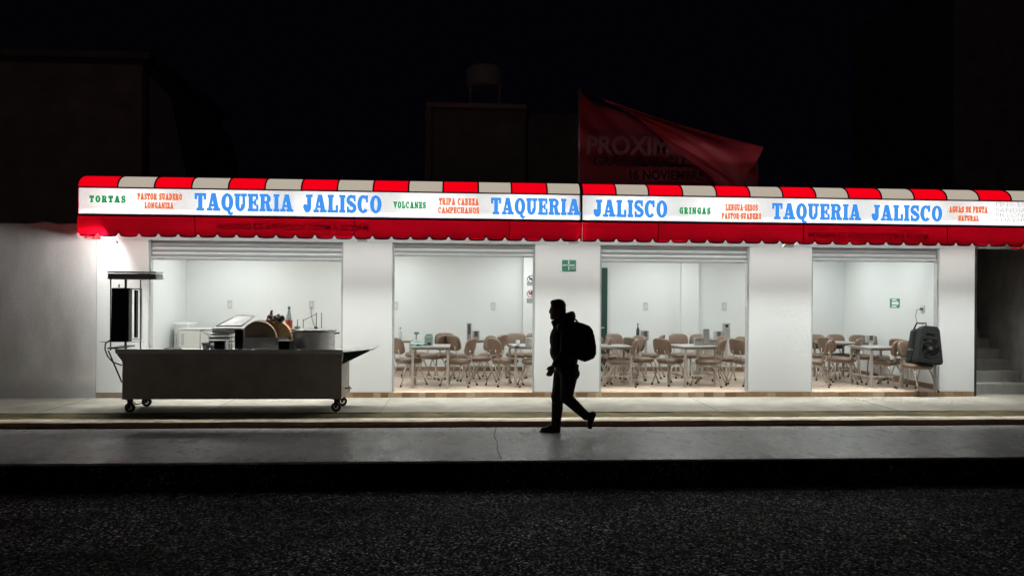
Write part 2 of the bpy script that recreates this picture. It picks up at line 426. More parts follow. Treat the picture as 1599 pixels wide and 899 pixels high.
# ------------------------------------------------------------------ levels and planes
YF = 12.6                     # shop front
YA = YF - .75                 # awning front
YB = 16.1                     # back wall of the dining room
ZS, ZI, ZK, ZR = .105, .19, .09, -.25
Y_SW, Y_VG, Y_KT, Y_LN = 11.03, 10.57, 10.36, 8.23
XA, XB = -45, 45

# ------------------------------------------------------------------ the setting
def struct(name, mb, m, **k): return mb.build(name, m, kind='structure', **k)
struct('ground', bx(-200, 200, -200, 300, -.6, -.40), M['ground'])
struct('road', bx(XA, XB, -14, Y_LN - .002, -.36, ZR), M['asphalt'])
struct('concrete_lane', bx(XA, XB, Y_LN + .012, Y_KT - .002, -.36, 0), M['lane'], bevel=.02)
struct('lane_edge', bx(XA, XB, Y_LN, Y_LN + .010, -.36, -.022), M['asphalt'])  # near-black step face: its shade is put into the colour
# kerb with a slightly uneven worn edge
def wob(x, a=.012, k=0): return a * (math.sin(x * 1.7 + k) * .5 + math.sin(x * 4.1 + k * 2) * .3 + math.sin(x * 9.7 + k) * .2)
kb = MB().m(M['kerb_face'])
xs = [-16 + i * .12 for i in range(int(32 / .12) + 1)]
kb.sheet([[Vector((x, Y_KT + wob(x, .012), -.05)) for x in xs], [Vector((x, Y_KT + wob(x, .012, 1), ZK - .012)) for x in xs]], False)
kb.m(M['kerb_top'])
kb.sheet([[Vector((x, Y_KT + wob(x, .012, 1), ZK - .012)) for x in xs], [Vector((x, Y_KT + .018 + wob(x, .012, 2), ZK + wob(x, .006, 3))) for x in xs], [Vector((x, Y_VG + wob(x, .03, 4), ZK + .004)) for x in xs], [Vector((x, Y_VG + .06, ZK - .1)) for x in xs]])
struct('kerb', kb, None)
vg = MB()
rows = []
for j in range(9):
    rows.append([Vector((x, Y_VG - .03 + j * .07, ZK - .004 + .016 * random.random() * (1 if 0 < j < 8 else 0) + wob(x, .010, j))) for x in xs])
vg.sheet(rows); struct('verge', vg, M['verge'])
sw = bx(XA, XB, Y_SW, YF + .6, -.36, ZS)
struct('sidewalk', sw, M['sidewalk'], bevel=.012)
# sidewalk and lane joints: shallow dark grooves filled with dirt
jt = MB()
for px in (75, 330, 596, 867, 1120, 1400):
    x = G(px, 640, ZS).x; jt.box(x - .0025, x + .0025, Y_SW + .02, YF - .03, ZS - .01, ZS + .0035)
x0 = G(775, 690, 0).x
pts = [(775, 666), (772, 680), (777, 692), (776, 700), (783, 716)]
for a, b in zip(pts, pts[1:]):
    p, q = G(*a, 0), G(*b, 0); jt.bar(p + Vector((0, 0, -.002)), q + Vector((0, 0, -.002)), .011, .011)
struct('pavement_crack', jt, M['rubber'])

for px, py, la in ((822, 664.5, 'dry leaf at the foot of the kerb, just left of the walking man'), (833, 665, 'second dry leaf left of the walking man, nearer his front shoe'), (945, 664.5, 'dry leaf at the kerb foot behind the rear shoe'), (415, 668, 'dry leaf on the lane below the food cart')):
    g = G(px, py, 0); a = px * 1.7; lf = MB()
    u, v = Vector((math.cos(a), math.sin(a) * .6, 0)), Vector((-math.sin(a) * .6, math.cos(a), 0))
    lf.sheet([[g + u * (-.05 + .1 * i / 6) + v * (.026 * math.sin(math.pi * i / 6) * k) + Vector((0, 0, .006 + .018 * abs(k) + .006 * math.sin(i))) for i in range(7)] for k in (-1, 0, 1)])
    tag(lf.build('fallen_leaf', M['dry_leaf'], solid=.0015), la, 'leaf', 'dry leaves on the concrete lane')

# ------------------------------------------------------------------ the restaurant
XL = PX(150, YF); XR = PX(1522, YF)
OP = [(231, 535), (612, 835), (936.5, 1170), (1267.5, 1467)]
OX = [(PX(a, YF), PX(b, YF)) for a, b in OP]
ZL = 2.73
bld = thing('restaurant_building', 'white single storey taco restaurant with four open shopfront bays and tiled step', 'building', ((XL + XR) / 2, YF, ZS))
XIL = PX(291, YB); XIR = PX(1318, YB)
bx(XL, XR, YF, YF + .15, ZL, 3.62).build('front_wall', M['white_wall'], bld)
edges = [XL] + [x for o in OX for x in o] + [XR]
for i in range(0, 10, 2):
    bx(edges[i], edges[i + 1], YF, YF + .15, ZI, ZL).build('pillar', M['white_wall'], bld, bevel=.008)
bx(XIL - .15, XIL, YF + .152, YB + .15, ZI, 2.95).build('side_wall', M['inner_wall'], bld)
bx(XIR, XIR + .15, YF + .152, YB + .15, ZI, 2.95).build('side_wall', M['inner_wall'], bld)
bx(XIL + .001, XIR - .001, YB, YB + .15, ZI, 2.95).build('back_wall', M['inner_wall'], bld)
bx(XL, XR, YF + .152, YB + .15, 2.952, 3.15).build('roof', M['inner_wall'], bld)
bx(XL, XR, YF + .001, YB + .15, ZS - .02, ZI).build('floor', M['tile_floor'], bld)
bx(PX(196, YF), XR - .02, YF - .014, YF - .001, ZS - .01, ZI - .003).build('step_tiles', M['step_tile'], bld)
bx(XIL + .002, XIR - .016, YB - .015, YB - .002, ZI + .002, ZI + .095).build('baseboard', M['base_tile'], bld)
bx(XIR - .014, XIR - .002, YF + .2, YB - .002, ZI + .002, ZI + .095).build('baseboard', M['base_tile'], bld)
# columns that stand out of the back wall
for a, b, d in ((817, 862, .22), (1064, 1091, .13)):
    bx(PX(a, YB - d), PX(b, YB - d), YB - d, YB - .001, ZI + .002, 2.95).build('wall_column', M['inner_wall'], bld)
# green door in the back wall
dx0, dx1 = PX(915, YB - .02), PX(948, YB - .02)
dr = bx(dx0, dx1, YB - .045, YB - .003, ZI + .005, PZ(945, 418, YB)).build('door', M['green_door'], bld, bevel=.006)
MB().tube([(dx1 - .08, YB - .047, 1.15), (dx1 - .08, YB - .10, 1.15), (dx1 - .2, YB - .10, 1.15)], .011).build('handle', M['steel'], dr)
# rough, unpainted edge at the right end
rg = MB(); n = 46; poly = []
for i in range(n + 1):
    z = ZS + (ZL - ZS) * i / n; poly.append((XR - .012 + .02 * random.random() * (i % 2), z))
poly += [(XR + .055, ZL), (XR + .055, ZS)]
rg.prism(poly, YF + .02, YF + .14); rg.build('raw_edge', M['rubber'], bld)
# roller shutters, pulled up
SHB = [(380, 407), (723, 401), (1052, 410.5), (1364, 409)]
for (xa, xb), (px, py) in zip(OX, SHB):
    Y0 = YF + .07; zb = PZ(px, py, Y0)
    sh = MB(); prof = []; zt = ZL - .012; z = zb + .055
    while z < zt:
        for q in range(6):
            t = q / 5; prof.append((Y0 - .010 * math.sin(math.pi * t), min(zt, z + .078 * t)))
        prof.append((Y0 + .003, min(zt, z + .080))); z += .082
    sh.sheet([[Vector((xa + .03, y, z)), Vector((xb - .03, y, z))] for y, z in prof], False)
    so = sh.build('roller_shutter', M['shutter'], bld, solid=.003)
    bx(xa + .028, xb - .028, Y0 - .03, Y0 + .02, zb, zb + .05).build('bottom_bar', M['shutter_bar'], so, bevel=.006)
    for k in (.06, .94):
        xx = xa + (xb - xa) * k
        bx(xx - .06, xx + .06, Y0 - .04, Y0 - .031, zb + .012, zb + .03).build('latch', M['rail'], so)
    for x in (xa + .002, xb - .030):
        bx(x, x + .028, YF + .03, YF + .12, ZI + .002, ZL - .004).build('guide_rail', M['rail'], so)
    bx(xa + .03, xb - .03, YF + .115, YF + .149, ZL - .035, ZL - .002).build('drum_housing', M['rail'], so)

# lamps on the dining room ceiling (real fixtures, out of sight above the lintel)
def ceiling_lamp(x, y, lab):
    t = thing('ceiling_light', lab, 'ceiling light', (x, y, 2.95), 0, 'ceiling lights of the dining room')
    bx(x - .62, x + .62, y - .1, y + .1, 2.90, 2.949).build('housing', M['plastic_white'], t, bevel=.008)
    ld = bpy.data.lights.new('room_light', 'AREA'); ld.shape = 'RECTANGLE'; ld.size = 1.2; ld.size_y = .18; ld.energy = ROOM_W; ld.color = (.95, 1, .985)
    lo = bpy.data.objects.new('lamp', ld); C.objects.link(lo); lo.parent = t; lo.location = (0, 0, -.056)
for i in range(5):
    for j in range(2):
        ceiling_lamp(XIL + 1.3 + i * (XIR - XIL - 2.6) / 4, 13.5 + j * 1.5, 'white ceiling light on the restaurant ceiling')

# ------------------------------------------------------------------ slab lettering for the sign
def rect(a, b, c, d): return [(a, b), (c, b), (c, d), (a, d)]
def ring(cx, cy, rxo, ryo, rxi, ryi, a0, a1, n=14):
    A = [(cx + rxo * math.cos(R_(a0 + (a1 - a0) * i / n)), cy + ryo * math.sin(R_(a0 + (a1 - a0) * i / n))) for i in range(n + 1)]
    B = [(cx + rxi * math.cos(R_(a0 + (a1 - a0) * i / n)), cy + ryi * math.sin(R_(a0 + (a1 - a0) * i / n))) for i in range(n + 1)]
    return A + B[::-1]
def stroke(pts, hw):
    L, Rr = [], []
    for i, p in enumerate(pts):
        a = Vector(pts[max(0, i - 1)]); b = Vector(pts[min(len(pts) - 1, i + 1)]); d = (b - a).normalized(); nn = Vector((-d.y, d.x))
        L.append(tuple(Vector(p) + nn * hw[i])); Rr.append(tuple(Vector(p) - nn * hw[i]))
    return L + Rr[::-1]
st, sl = .25, .13
def stem(x, foot=True, head=True, e=.08):
    r = [rect(x, sl * .9, x + st, 1 - sl * .9)]
    if foot: r.append(rect(x - e, 0, x + st + e, sl))
    if head: r.append(rect(x - e, 1 - sl, x + st + e, 1))
    return r
def gS():
    p, h = [], []
    for i in range(11): a = R_(25 + i * 24.5); p.append((.37 + .25 * math.cos(a), .735 + .2 * math.sin(a))); h.append(.065 + .055 * (i / 10))
    for i in range(11): a = R_(90 - i * 24.5); q = (.37 + .27 * math.cos(a), .265 + .2 * math.sin(a)); p.append(q); h.append(.12 - .055 * (i / 10))
    return [stroke(p, h), rect(.575, .66, .665, 1), rect(.06, 0, .15, .34)], .74
def glyph(c):
    if c == 'I': return stem(.09), .43
    if c == 'T': return [rect(0, 1 - sl, .8, 1), rect(0, .66, .12, 1 - sl), rect(.68, .66, .8, 1 - sl), rect(.275, sl, .525, 1 - sl), rect(.15, 0, .65, sl)], .82
    if c == 'L': return stem(.09) + [rect(.34 + .07, 0, .76, sl), rect(.63, sl, .76, .42)], .79
    if c in 'EF':
        r = stem(.09) + [rect(.42, 1 - sl, .74, 1), rect(.62, .68, .74, 1 - sl), rect(.34, .44, .52, .56), rect(.5, .34, .6, .66)]
        if c == 'E': r += [rect(.42, 0, .77, sl), rect(.65, sl, .77, .36)]
        return r, .8
    if c == 'A': return [[(.12, sl), (.24, sl), (.45, .88), (.40, 1), (.34, 1)], [(.345, 1), (.60, 1), (.84, sl), (.56, sl), (.41, .76)], rect(.25, .26, .56, .37), rect(0, 0, .36, sl), rect(.47, 0, .95, sl)], .96
    if c in 'OQ':
        r = [ring(.44, .5, .42, .51, .165, .38, 90, 270), ring(.44, .5, .42, .51, .165, .38, -90, 90)]
        if c == 'Q': r += [stroke([(.36, .16), (.5, .12), (.58, -.1), (.72, -.19), (.86, -.12)], [.05, .08, .09, .07, .03])]
        return r, .89
    if c in 'CG':
        r = [ring(.44, .5, .42, .51, .165, .38, 48, 200), ring(.44, .5, .42, .51, .165, .38, 199, 316), rect(.66, .62, .77, 1)]
        if c == 'G': r += [rect(.56, .0, .8, .4), rect(.46, .38, .86, .5)]
        return r, .86
    if c == 'U': return [rect(.08, .38, .08 + st, .9), rect(.62, .38, .76, .9), rect(0, 1 - sl, .42, 1), rect(.50, 1 - sl, .88, 1), ring(.42, .38, .34, .39, .09, .26, 180, 360)], .9
    if c == 'J': return [rect(.30, .3, .55, .9), rect(.20, 1 - sl, .65, 1), ring(.29, .3, .26, .31, .012, .19, 190, 360), ring(.13, .31, .13, .14, .001, .001, 0, 360)], .68
    if c in 'RPB':
        r = stem(.09)
        if c == 'R': r += [rect(.40, 1 - sl, .52, 1), ring(.5, .735, .3, .265, .07, .145, -90, 90), rect(.34, .47, .52, .59), [(.46, .48), (.68, .50), (.80, sl), (.78, 0), (.55, 0)], rect(.56, 0, .92, sl)]; return r, .94
        if c == 'P': r += [rect(.40, 1 - sl, .5, 1), ring(.48, .715, .3, .285, .06, .165, -90, 90), rect(.34, .43, .5, .55)]; return r, .82
        r += [rect(.40, 1 - sl, .5, 1), ring(.48, .75, .27, .25, .05, .13, -90, 90), ring(.5, .26, .31, .27, .07, .14, -90, 90), rect(.34, .46, .5, .57), rect(.42, 0, .52, sl)]; return r, .86
    if c == 'D': return stem(.09) + [rect(.42, 1 - sl, .45, 1), ring(.43, .5, .42, .5, .17, .37, -90, 90), rect(.42, 0, .45, sl)], .88
    if c == 'N': return [rect(.10, sl, .23, 1 - sl), rect(0, 0, .34, sl), [(0, 1), (.32, 1), (.82, .0), (.60, 0), (.1, .92)], rect(.69, .0, .82, 1 - sl), rect(.58, 1 - sl, .93, 1)], .95
    if c == 'M': return [rect(.09, sl, .20, 1 - sl), rect(0, 0, .31, sl), [(.0, 1), (.30, 1), (.60, .25), (.48, .0), (.1, .9)], [(.48, .0), (.84, 1), (1.1, 1), (1.1, .88)], rect(.78, sl, 1.02, 1), rect(.70, 0, 1.1, sl)], 1.12
    if c == 'V': return [[(.12, 1 - sl), (.40, 1 - sl), (.55, .28), (.46, 0), (.38, 0)], [(.385, 0), (.5, 0), (.78, 1 - sl), (.67, 1 - sl)], rect(0, 1 - sl, .46, 1), rect(.56, 1 - sl, .9, 1)], .9
    if c == 'Z': return [rect(.05, 1 - sl, .72, 1), rect(.05, .68, .17, 1 - sl), [(.42, 1 - sl), (.72, 1 - sl), (.36, sl), (.04, sl)], rect(.04, 0, .74, sl), rect(.62, sl, .74, .36)], .78
    if c == 'H': return stem(.09) + stem(.62) + [rect(.34, .44, .62, .56)], .98
    if c == 'S': return gS()
    if c == '-': return [rect(.04, .42, .30, .56)], .34
    return [], .42
def fatten(q, ex, ey):        # push an outline outwards
    n = len(q); ar_ = sum(q[i][0] * q[(i + 1) % n][1] - q[(i + 1) % n][0] * q[i][1] for i in range(n)); sg = 1 if ar_ > 0 else -1
    out = []
    for i in range(n):
        a, b, c = Vector(q[i - 1]), Vector(q[i]), Vector(q[(i + 1) % n])
        d1, d2 = (b - a), (c - b)
        if d1.length < 1e-6 or d2.length < 1e-6: out.append(q[i]); continue
        d1.normalize(); d2.normalize(); n1 = Vector((d1.y, -d1.x)) * sg; n2 = Vector((d2.y, -d2.x)) * sg
        m_ = n1 + n2
        if m_.length < .2: out.append(q[i]); continue
        m_ = m_ / max(.5, (1 + n1.dot(n2))); out.append((b.x + m_.x * ex, b.y + m_.y * ey))
    return out
def slab_text(s, px0, py0, px1, py1, m, parent, Y, name='sign_lettering', gap=.10, fat=None):
    """word set to fill the pixel box (left, cap top, right, base) on the upright plane Y"""
    a, b = P(px0, py1, Y), P(px1, py1, Y); h0 = P(px0, py0, Y).z - a.z; h1 = P(px1, py0, Y).z - b.z
    tot = sum(glyph(c)[1] + gap for c in s) - gap
    k = (b.x - a.x) / tot; mb = MB(); x = 0; z = (a.z + b.z) / 2; h = (h0 + h1) / 2; e = 0
    big = h > .2; fx, fy = fat or ((.030, .018) if big else (.055, .05))
    for c in s:
        polys, w_ = glyph(c)
        for q in polys:
            q = fatten(q, fx, fy)
            e = (e + 1) % 12
            mb.prism([(a.x + (x + u) * k, z + v * h) for u, v in q], Y - .006 - .0004 * e, Y - .002)
        x += w_ + gap
    return mb.build(name, m, parent)
def sans_text(s, size, m, parent, loc, w=None, bold=0, depth=.002, name='lettering', rot=(R_(90), 0, 0), align='LEFT', world=True, mirror=False):
    cu = bpy.data.curves.new(name, 'FONT'); cu.body = s; cu.size = size; cu.offset = bold; cu.extrude = depth; cu.align_x = align; cu.resolution_u = 3
    o = bpy.data.objects.new(name, cu); C.objects.link(o)
    dg = bpy.context.evaluated_depsgraph_get(); me = bpy.data.meshes.new_from_object(o.evaluated_get(dg))
    bpy.data.objects.remove(o)
    xs_ = [v.co.x for v in me.vertices]
    k = (w / (max(xs_) - min(xs_))) if w and xs_ else 1
    if align == 'LEFT':
        mn = min(xs_)
        for v in me.vertices: v.co.x = (v.co.x - mn) * k
    else:
        for v in me.vertices: v.co.x *= k
    T = Matrix.Translation(loc) @ Euler(rot).to_matrix().to_4x4()
    off = Vector((0, 0, 0))
    if parent is not None and world:
        r = parent
        while r.parent: r = r.parent
        off = Vector(r.location)
    for v in me.vertices: v.co = T @ v.co - off
    me.materials.append(m)
    o = bpy.data.objects.new(name, me); C.objects.link(o)
    if parent is not None: o.parent = parent
    return o

# ------------------------------------------------------------------ the two awnings
Z_VB, Z_VT = PZ(800, 376.5, YA), PZ(800, 343.5, YA)
Z_ST = PZ(800, 302, YA)
Z_TOP = Z_ST + .215
print('awning z', Z_VB, Z_VT, Z_ST, Z_TOP)
SEAM = PX(908, YA, 320)
def quarter(x, t, out=0):        # rounded roof of the awning, t from 0 (front) to 1 (top)
    a = t * math.pi / 2
    return Vector((x, YA + .34 * (1 - math.cos(a)) - out * math.cos(a), Z_ST + .215 * math.sin(a) + out * math.sin(a)))
def awning(xa, xb, bounds, first_red, label, seams, lend, rend):
    t = thing('awning', label, 'awning', ((xa + xb) / 2, YF, Z_VB), 0, 'backlit sign awnings over the shopfront')
    # lit sign panel
    nx = int((xb - xa) / .25)
    pn = MB().sheet([[Vector((xa + .02 + (xb - xa - .04) * i / nx, YA + .002 + .004 * math.sin(i * .9 + j), Z_VT + .015 + (Z_ST - Z_VT - .03) * j / 6)) for i in range(nx + 1)] for j in range(7)])
    pn.build('sign_panel', M['sign_panel'], t)
    # striped roof cover
    cv = MB()
    red = first_red
    for a, b in zip(bounds, bounds[1:]):
        cv.m(M['stripe_red'] if red else M['stripe_beige']); red = not red
        rows = [[quarter(a + (b - a) * i / 4, j / 8) for i in range(5)] for j in range(9)]
        cv.sheet(rows)
        cv.sheet([[quarter(a + (b - a) * i / 4, 1) for i in range(5)], [Vector((a + (b - a) * i / 4, YF - .002, Z_TOP + .03)) for i in range(5)]])
    cv.build('striped_cover', None, t)
    MB().sheet([[Vector((x, quarter(0, k).y + .02, quarter(0, k).z - .02)) for x in (xa + .03, xb - .03)] for k in (0, .25, .5, .75, 1)] + [[Vector((x, YF - .01, Z_TOP)) for x in (xa + .03, xb - .03)]]).build('lining', M['white_wall'], t, solid=.003)  # added unseen white sheet, keeps the red glow off the wall
    # dark welts over the frame ribs
    for x in bounds:
        MB().tube([quarter(x, j / 8, .006) for j in range(9)], .013, 6).build('rib', M['hem'], t)
    bx(xa, xb, YA - .012, YA + .012, Z_ST - .014, Z_ST + .006).build('top_trim', M['trim'], t)
    bx(xa, xb, YA - .012, YA + .012, Z_VT - .018, Z_VT + .014).build('lower_trim', M['hem'], t)
    # hanging valance with scallops
    n = int((xb - xa) / .02)
    def zb(x):
        u = (x / .302) % 1; dd = min(u, 1 - u) * .302
        return Z_VB + .055 * max(0, 1 - dd / .035) + .012 * max(0, 1 - dd / .1)
    def yv(x, v): return YA + .004 + v * (.016 * math.sin(x * 2.3) + .010 * math.sin(x * 5.9 + 1) + .005 * math.sin(x * 13.1))
    X = [xa + (xb - xa) * i / n for i in range(n + 1)]
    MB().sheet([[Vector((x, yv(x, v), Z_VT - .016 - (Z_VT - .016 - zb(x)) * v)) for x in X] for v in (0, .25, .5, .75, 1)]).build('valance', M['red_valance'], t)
    MB().sheet([[Vector((xa + .02 + (xb - xa - .04) * i / 40, YA + .040 + .008 * v, Z_VT - .03 - (Z_VT - .03 - Z_VB - .075) * v)) for i in range(41)] for v in (0, .5, 1)]).build('valance_lining', M['white_lining'], t)  # added unseen sheet behind the valance, bounces neutral light to the wall
    MB().sheet([[Vector((x, yv(x, 1) - .004, zb(x) + h)) for x in X] for h in (.0, .024)]).build('hem', M['hem'], t, solid=.002)
    for px in seams:
        x = PX(px, YA, 360)
        MB().sheet([[Vector((x - .006, yv(x, v) - .004, Z_VT - .02 - (Z_VT - .02 - zb(x)) * v)), Vector((x + .006, yv(x, v) - .004, Z_VT - .02 - (Z_VT - .02 - zb(x)) * v))] for v in (0, .25, .5, .75, 1)]).build('seam', M['hem'], t, solid=.002)
    # closed ends, with a red flap below
    for x, on in ((xa, lend), (xb, rend)):
        if not on: continue
        pl = [(YF - .01, Z_VT), (YA + .02, Z_VT)] + [(quarter(0, j / 8).y + .01, quarter(0, j / 8).z - .01) for j in range(9)] + [(YF - .01, Z_TOP)]
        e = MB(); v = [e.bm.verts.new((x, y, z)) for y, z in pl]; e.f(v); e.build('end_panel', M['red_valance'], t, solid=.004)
        ny = 37
        ys = [YA + .01 + (YF - YA - .02) * i / ny for i in range(ny + 1)]
        def ze(y):
            u = ((y - YA) / .25) % 1; dd = min(u, 1 - u) * .25
            return Z_VB + .05 * max(0, 1 - dd / .03)
        MB().sheet([[Vector((x + .006 * math.sin(y * 9), y, Z_VT - (Z_VT - ze(y)) * v)) for y in ys] for v in (0, .5, 1)]).build('end_flap', M['red_end'], t)
    # steel frame, lamp tubes inside, then added fill strips
    for z, y in ((Z_VT, YA + .03), (Z_ST, YA + .03), (Z_TOP - .02, YA + .36)):
        MB().bar((xa + .02, y, z), (xb - .02, y, z), .025).build('frame_bar', M['steel_dull'], t)
    nt_ = int((xb - xa) / 1.38); L = (xb - xa) / nt_
    for i in range(nt_):
        c = xa + L * (i + .5)
        MB().tube([(c - L * .36, YA + .24, Z_VT + .21), (c + L * .36, YA + .24, Z_VT + .21)], .018, 8).build('lamp_tube', M['tube'], t)
    bx(xa + .1, xb - .1, YA + .06, YA + .13, Z_VT + .02, Z_VT + .05).build('flood_bar', M['steel_dull'], t)  # added bar and light strip to wash the wall evenly
    ld = bpy.data.lights.new('flood', 'AREA'); ld.shape = 'RECTANGLE'; ld.size = xb - xa - .06; ld.size_y = .06; ld.energy = WALL_FILL_W; ld.color = (.97, 1, .965); ld.spread = R_(44)
    lo = bpy.data.objects.new('flood_lamp', ld); C.objects.link(lo); lo.parent = t
    lo.location = Vector(((xa + xb) / 2, YA + .10, Z_VT + .012)) - Vector(t.location); lo.rotation_euler = (R_(10), 0, 0)
    bx(xa + .1, xb - .1, YA + .25, YA + .31, Z_VT + .11, Z_VT + .14).build('flood_bar', M['steel_dull'], t)  # second added bar and strip, throws fill light onto sidewalk and kerb
    ld = bpy.data.lights.new('street_flood', 'AREA'); ld.shape = 'RECTANGLE'; ld.size = xb - xa - .06; ld.size_y = .05; ld.energy = STREET_FILL_W; ld.color = (1, .985, .93); ld.spread = R_(141)
    lo = bpy.data.objects.new('street_lamp_strip', ld); C.objects.link(lo); lo.parent = t
    lo.location = Vector(((xa + xb) / 2, YA + .28, Z_VT + .105)) - Vector(t.location); lo.rotation_euler = (R_(-20), 0, 0)
    return t
def bnd(pxs): return [PX(p, YA, 285) for p in pxs]
b1 = bnd([125, 184, 241.5, 299.5, 357, 414, 471, 527, 583, 638, 692, 747, 799, 854.5, 905.5])
b2 = bnd([910, 962, 1013, 1066, 1119, 1171, 1222.5, 1274, 1325, 1376.5, 1427.5, 1478.5, 1529, 1579, 1630])
AW1 = awning(PX(121, YA, 320), SEAM - .016, [PX(121, YA, 320)] + b1[1:-1] + [SEAM - .016], True, 'red and white striped awning whose lit sign begins with green lettering above the food cart', (304, 553, 795), True, False)
AW2 = awning(SEAM + .016, b2[-1], [SEAM + .016] + b2[1:], True, 'red and white striped awning whose lit sign ends with fruit water lettering beside the stairs', (1028, 1255, 1479), False, True)
SY = YA - .004
jc = MB().prism([(SEAM - .0155, Z_VT - .018), (SEAM + .0155, Z_VT - .018), (SEAM + .0155, Z_ST), (SEAM - .0155, Z_ST)], YA - .006, YA + .10)
jc.sheet([[quarter(SEAM + u, j / 8, .004) for u in (-.022, .022)] for j in range(9)])
jc.build('joint_cover', M['hem'], AW1)
bx(SEAM - .0155, SEAM + .0155, YA + .012, YA + .02, Z_VB + .01, Z_VT - .019).build('joint_flap', M['red_valance'], AW1)
BL, GR, OR = M['blue_letter'], M['green_letter'], M['orange_letter']
slab_text('TAQUERIA', 304.5, 303, 458, 329.5, BL, AW1, SY); slab_text('JALISCO', 474, 305, 596, 332, BL, AW1, SY)
slab_text('TAQUERI', 767, 310, 884, 335, BL, AW1, SY); slab_text('A', 886.5, 311, 906.3, 335.5, BL, AW1, SY)
slab_text('TORTAS', 140, 306, 196, 316, GR, AW1, SY, gap=.3)
slab_text('PASTOR SUADERO', 215, 302.5, 284.5, 312, OR, AW1, SY, gap=.16); slab_text('LONGANIZA', 226, 316.5, 271, 325.5, OR, AW1, SY, gap=.14)
slab_text('VOLCANES', 614.5, 315.5, 665, 325, GR, AW1, SY, gap=.2)
slab_text('TRIPA CABEZA', 685.5, 310, 747.5, 320, OR, AW1, SY, gap=.14); slab_text('CAMPECHANOS', 684, 324, 748, 333, OR, AW1, SY, gap=.1)
slab_text('JALISCO', 927, 313, 1042, 339, BL, AW2, SY)
slab_text('GRINGAS', 1061, 324.5, 1109, 334, GR, AW2, SY, gap=.3)
slab_text('LENGUA-SESOS', 1133, 319.5, 1183, 329, OR, AW2, SY, gap=.14); slab_text('PASTOR-SUADERO', 1127, 333, 1188.5, 342, OR, AW2, SY, gap=.14)
slab_text('TAQUERIA', 1206, 318.5, 1344, 343, BL, AW2, SY); slab_text('JALISCO', 1361, 321, 1471, 345, BL, AW2, SY)
slab_text('AGUAS DE FRUTA', 1482, 323, 1541.5, 332, OR, AW2, SY, gap=.14); slab_text('NATURAL', 1496, 337, 1528, 345, OR, AW2, SY, gap=.14)
for s, y, h in (('PIÑA-LIMON', 322, 7), ('SANDIA DE', 331.5, 7), ('MELON-FRESA', 339, 7), ('GUAYABA', 346.5, 6)):
    p = P(1555, y, SY); sans_text(s, h / 97 * 1.42, M['gray_letter'], AW2, p, name='sign_lettering', w=.085 * len(s))
for AW, pa, pb, y in ((AW1, 338, 575, 358), (AW2, 1263, 1450, 371.5)):
    p = P(pa, y, YA - .040); q = P(pb, y, YA - .040)
    sans_text('HORARIO DE ATENCION 7:30PM A 02:30AM', .14, M['dark_print'], AW, p, w=q.x - p.x, bold=.002, name='valance_lettering')
# small white plates under the awning; the end one carries added fill light
for px, py, ang, la in ((178, 373, 62, 'white flood lamp under the awning end above the vertical broiler'), (566, 376, 0, 'small white flood lamp under the awning above pillar behind cart'), (896, 379, 0, 'small white flood lamp under the awning above the green sign'), (1232, 385, 0, 'small white flood lamp under the awning above third white pillar')):
    p = P(px, py + 1, YF - .60)
    fl = thing('flood_lamp', la, 'flood lamp', (p.x, YF - .60, p.z), 0, 'flood lamps under the awning')
    T = Matrix.Translation((p.x, YF - .60, p.z + .02)) @ Matrix.Rotation(R_(ang), 4, 'Y') @ Matrix.Rotation(R_(-22), 4, 'X')
    MB().box(-.085, .085, -.06, .06, 0, .028, T).build('housing', M['plastic_white'], fl, bevel=.004)
    MB().bar((p.x, YF - .60, p.z + .05), (p.x, YF - .60, p.z + .30), .018).build('arm', M['steel_dull'], fl)
    if END_FILL_W and ang:  # added light that brightens the wall at the left
        ld = bpy.data.lights.new('end_flood', 'AREA'); ld.shape = 'RECTANGLE'; ld.size = .16; ld.size_y = .11; ld.energy = END_FILL_W; ld.color = (1, .985, .96)
        lo = bpy.data.objects.new('lamp', ld); C.objects.link(lo); lo.parent = fl; lo.matrix_local = Matrix.Translation((0, 0, .016)) @ Matrix.Rotation(R_(ang + 8), 4, 'Y')

# ------------------------------------------------------------------ wall at the left
wl = MB(); xw0 = -16; nn = 70; poly = [(xw0, ZS - .02), (XL - .003, ZS - .02)]
zt = PZ(60, 350, YF)
for i in range(nn + 1):
    x = XL - .003 + (xw0 - XL) * i / nn; poly.append((x, zt + .02 * random.random() + (.03 if i % 6 == 0 else 0)))
wl.prism(poly, YF + .004, YF + .2)
tag(wl.build('boundary_wall', M['cement_wall']), 'grey stained cement wall left of the restaurant', 'wall')

# ------------------------------------------------------------------ stairs at the right
XSR = PX(1561, 13.74, 541)
stt = thing('staircase', 'rough grey concrete stairs going up beside the restaurant', 'stairs', ((XR + XSR) / 2, 12.9, ZS))
for i in range(13):
    y0 = 12.9 + i * .28; z1 = ZS + .19 * (i + 1)
    bx(XR + .06, XSR - .003, y0, y0 + .30 if i < 12 else 17.2, ZS - .02 if i == 0 else z1 - .22, z1).build('step', M['stair_concrete'], stt, bevel=.008)
sw_ = thing('stairwell_wall', 'bare grey block wall on the far side of the concrete stairs', 'wall', (XSR, 14, ZS))
bx(XSR, XSR + .18, YF + .05, 19, ZS - .02, 3.3).build('side', M['stair_concrete'], sw_)
bx(XR + .06, XSR - .003, 17.3, 17.48, ZS - .02, 3.2).build('end', M['stair_concrete'], sw_)
bx(XR + .06, XSR + 3.5, YF + .02, YF + .22, 2.74, 3.6).build('lintel', M['stair_concrete'], sw_)
bx(XR - .001, XR + .05, YF + .20, 19, ZS, 3.6).build('near_side', M['stair_concrete'], sw_)
bx(XSR + .185, 30, YF + .06, YF + .24, ZS - .02, 2.735).build('front', M['cement_wall'], sw_)

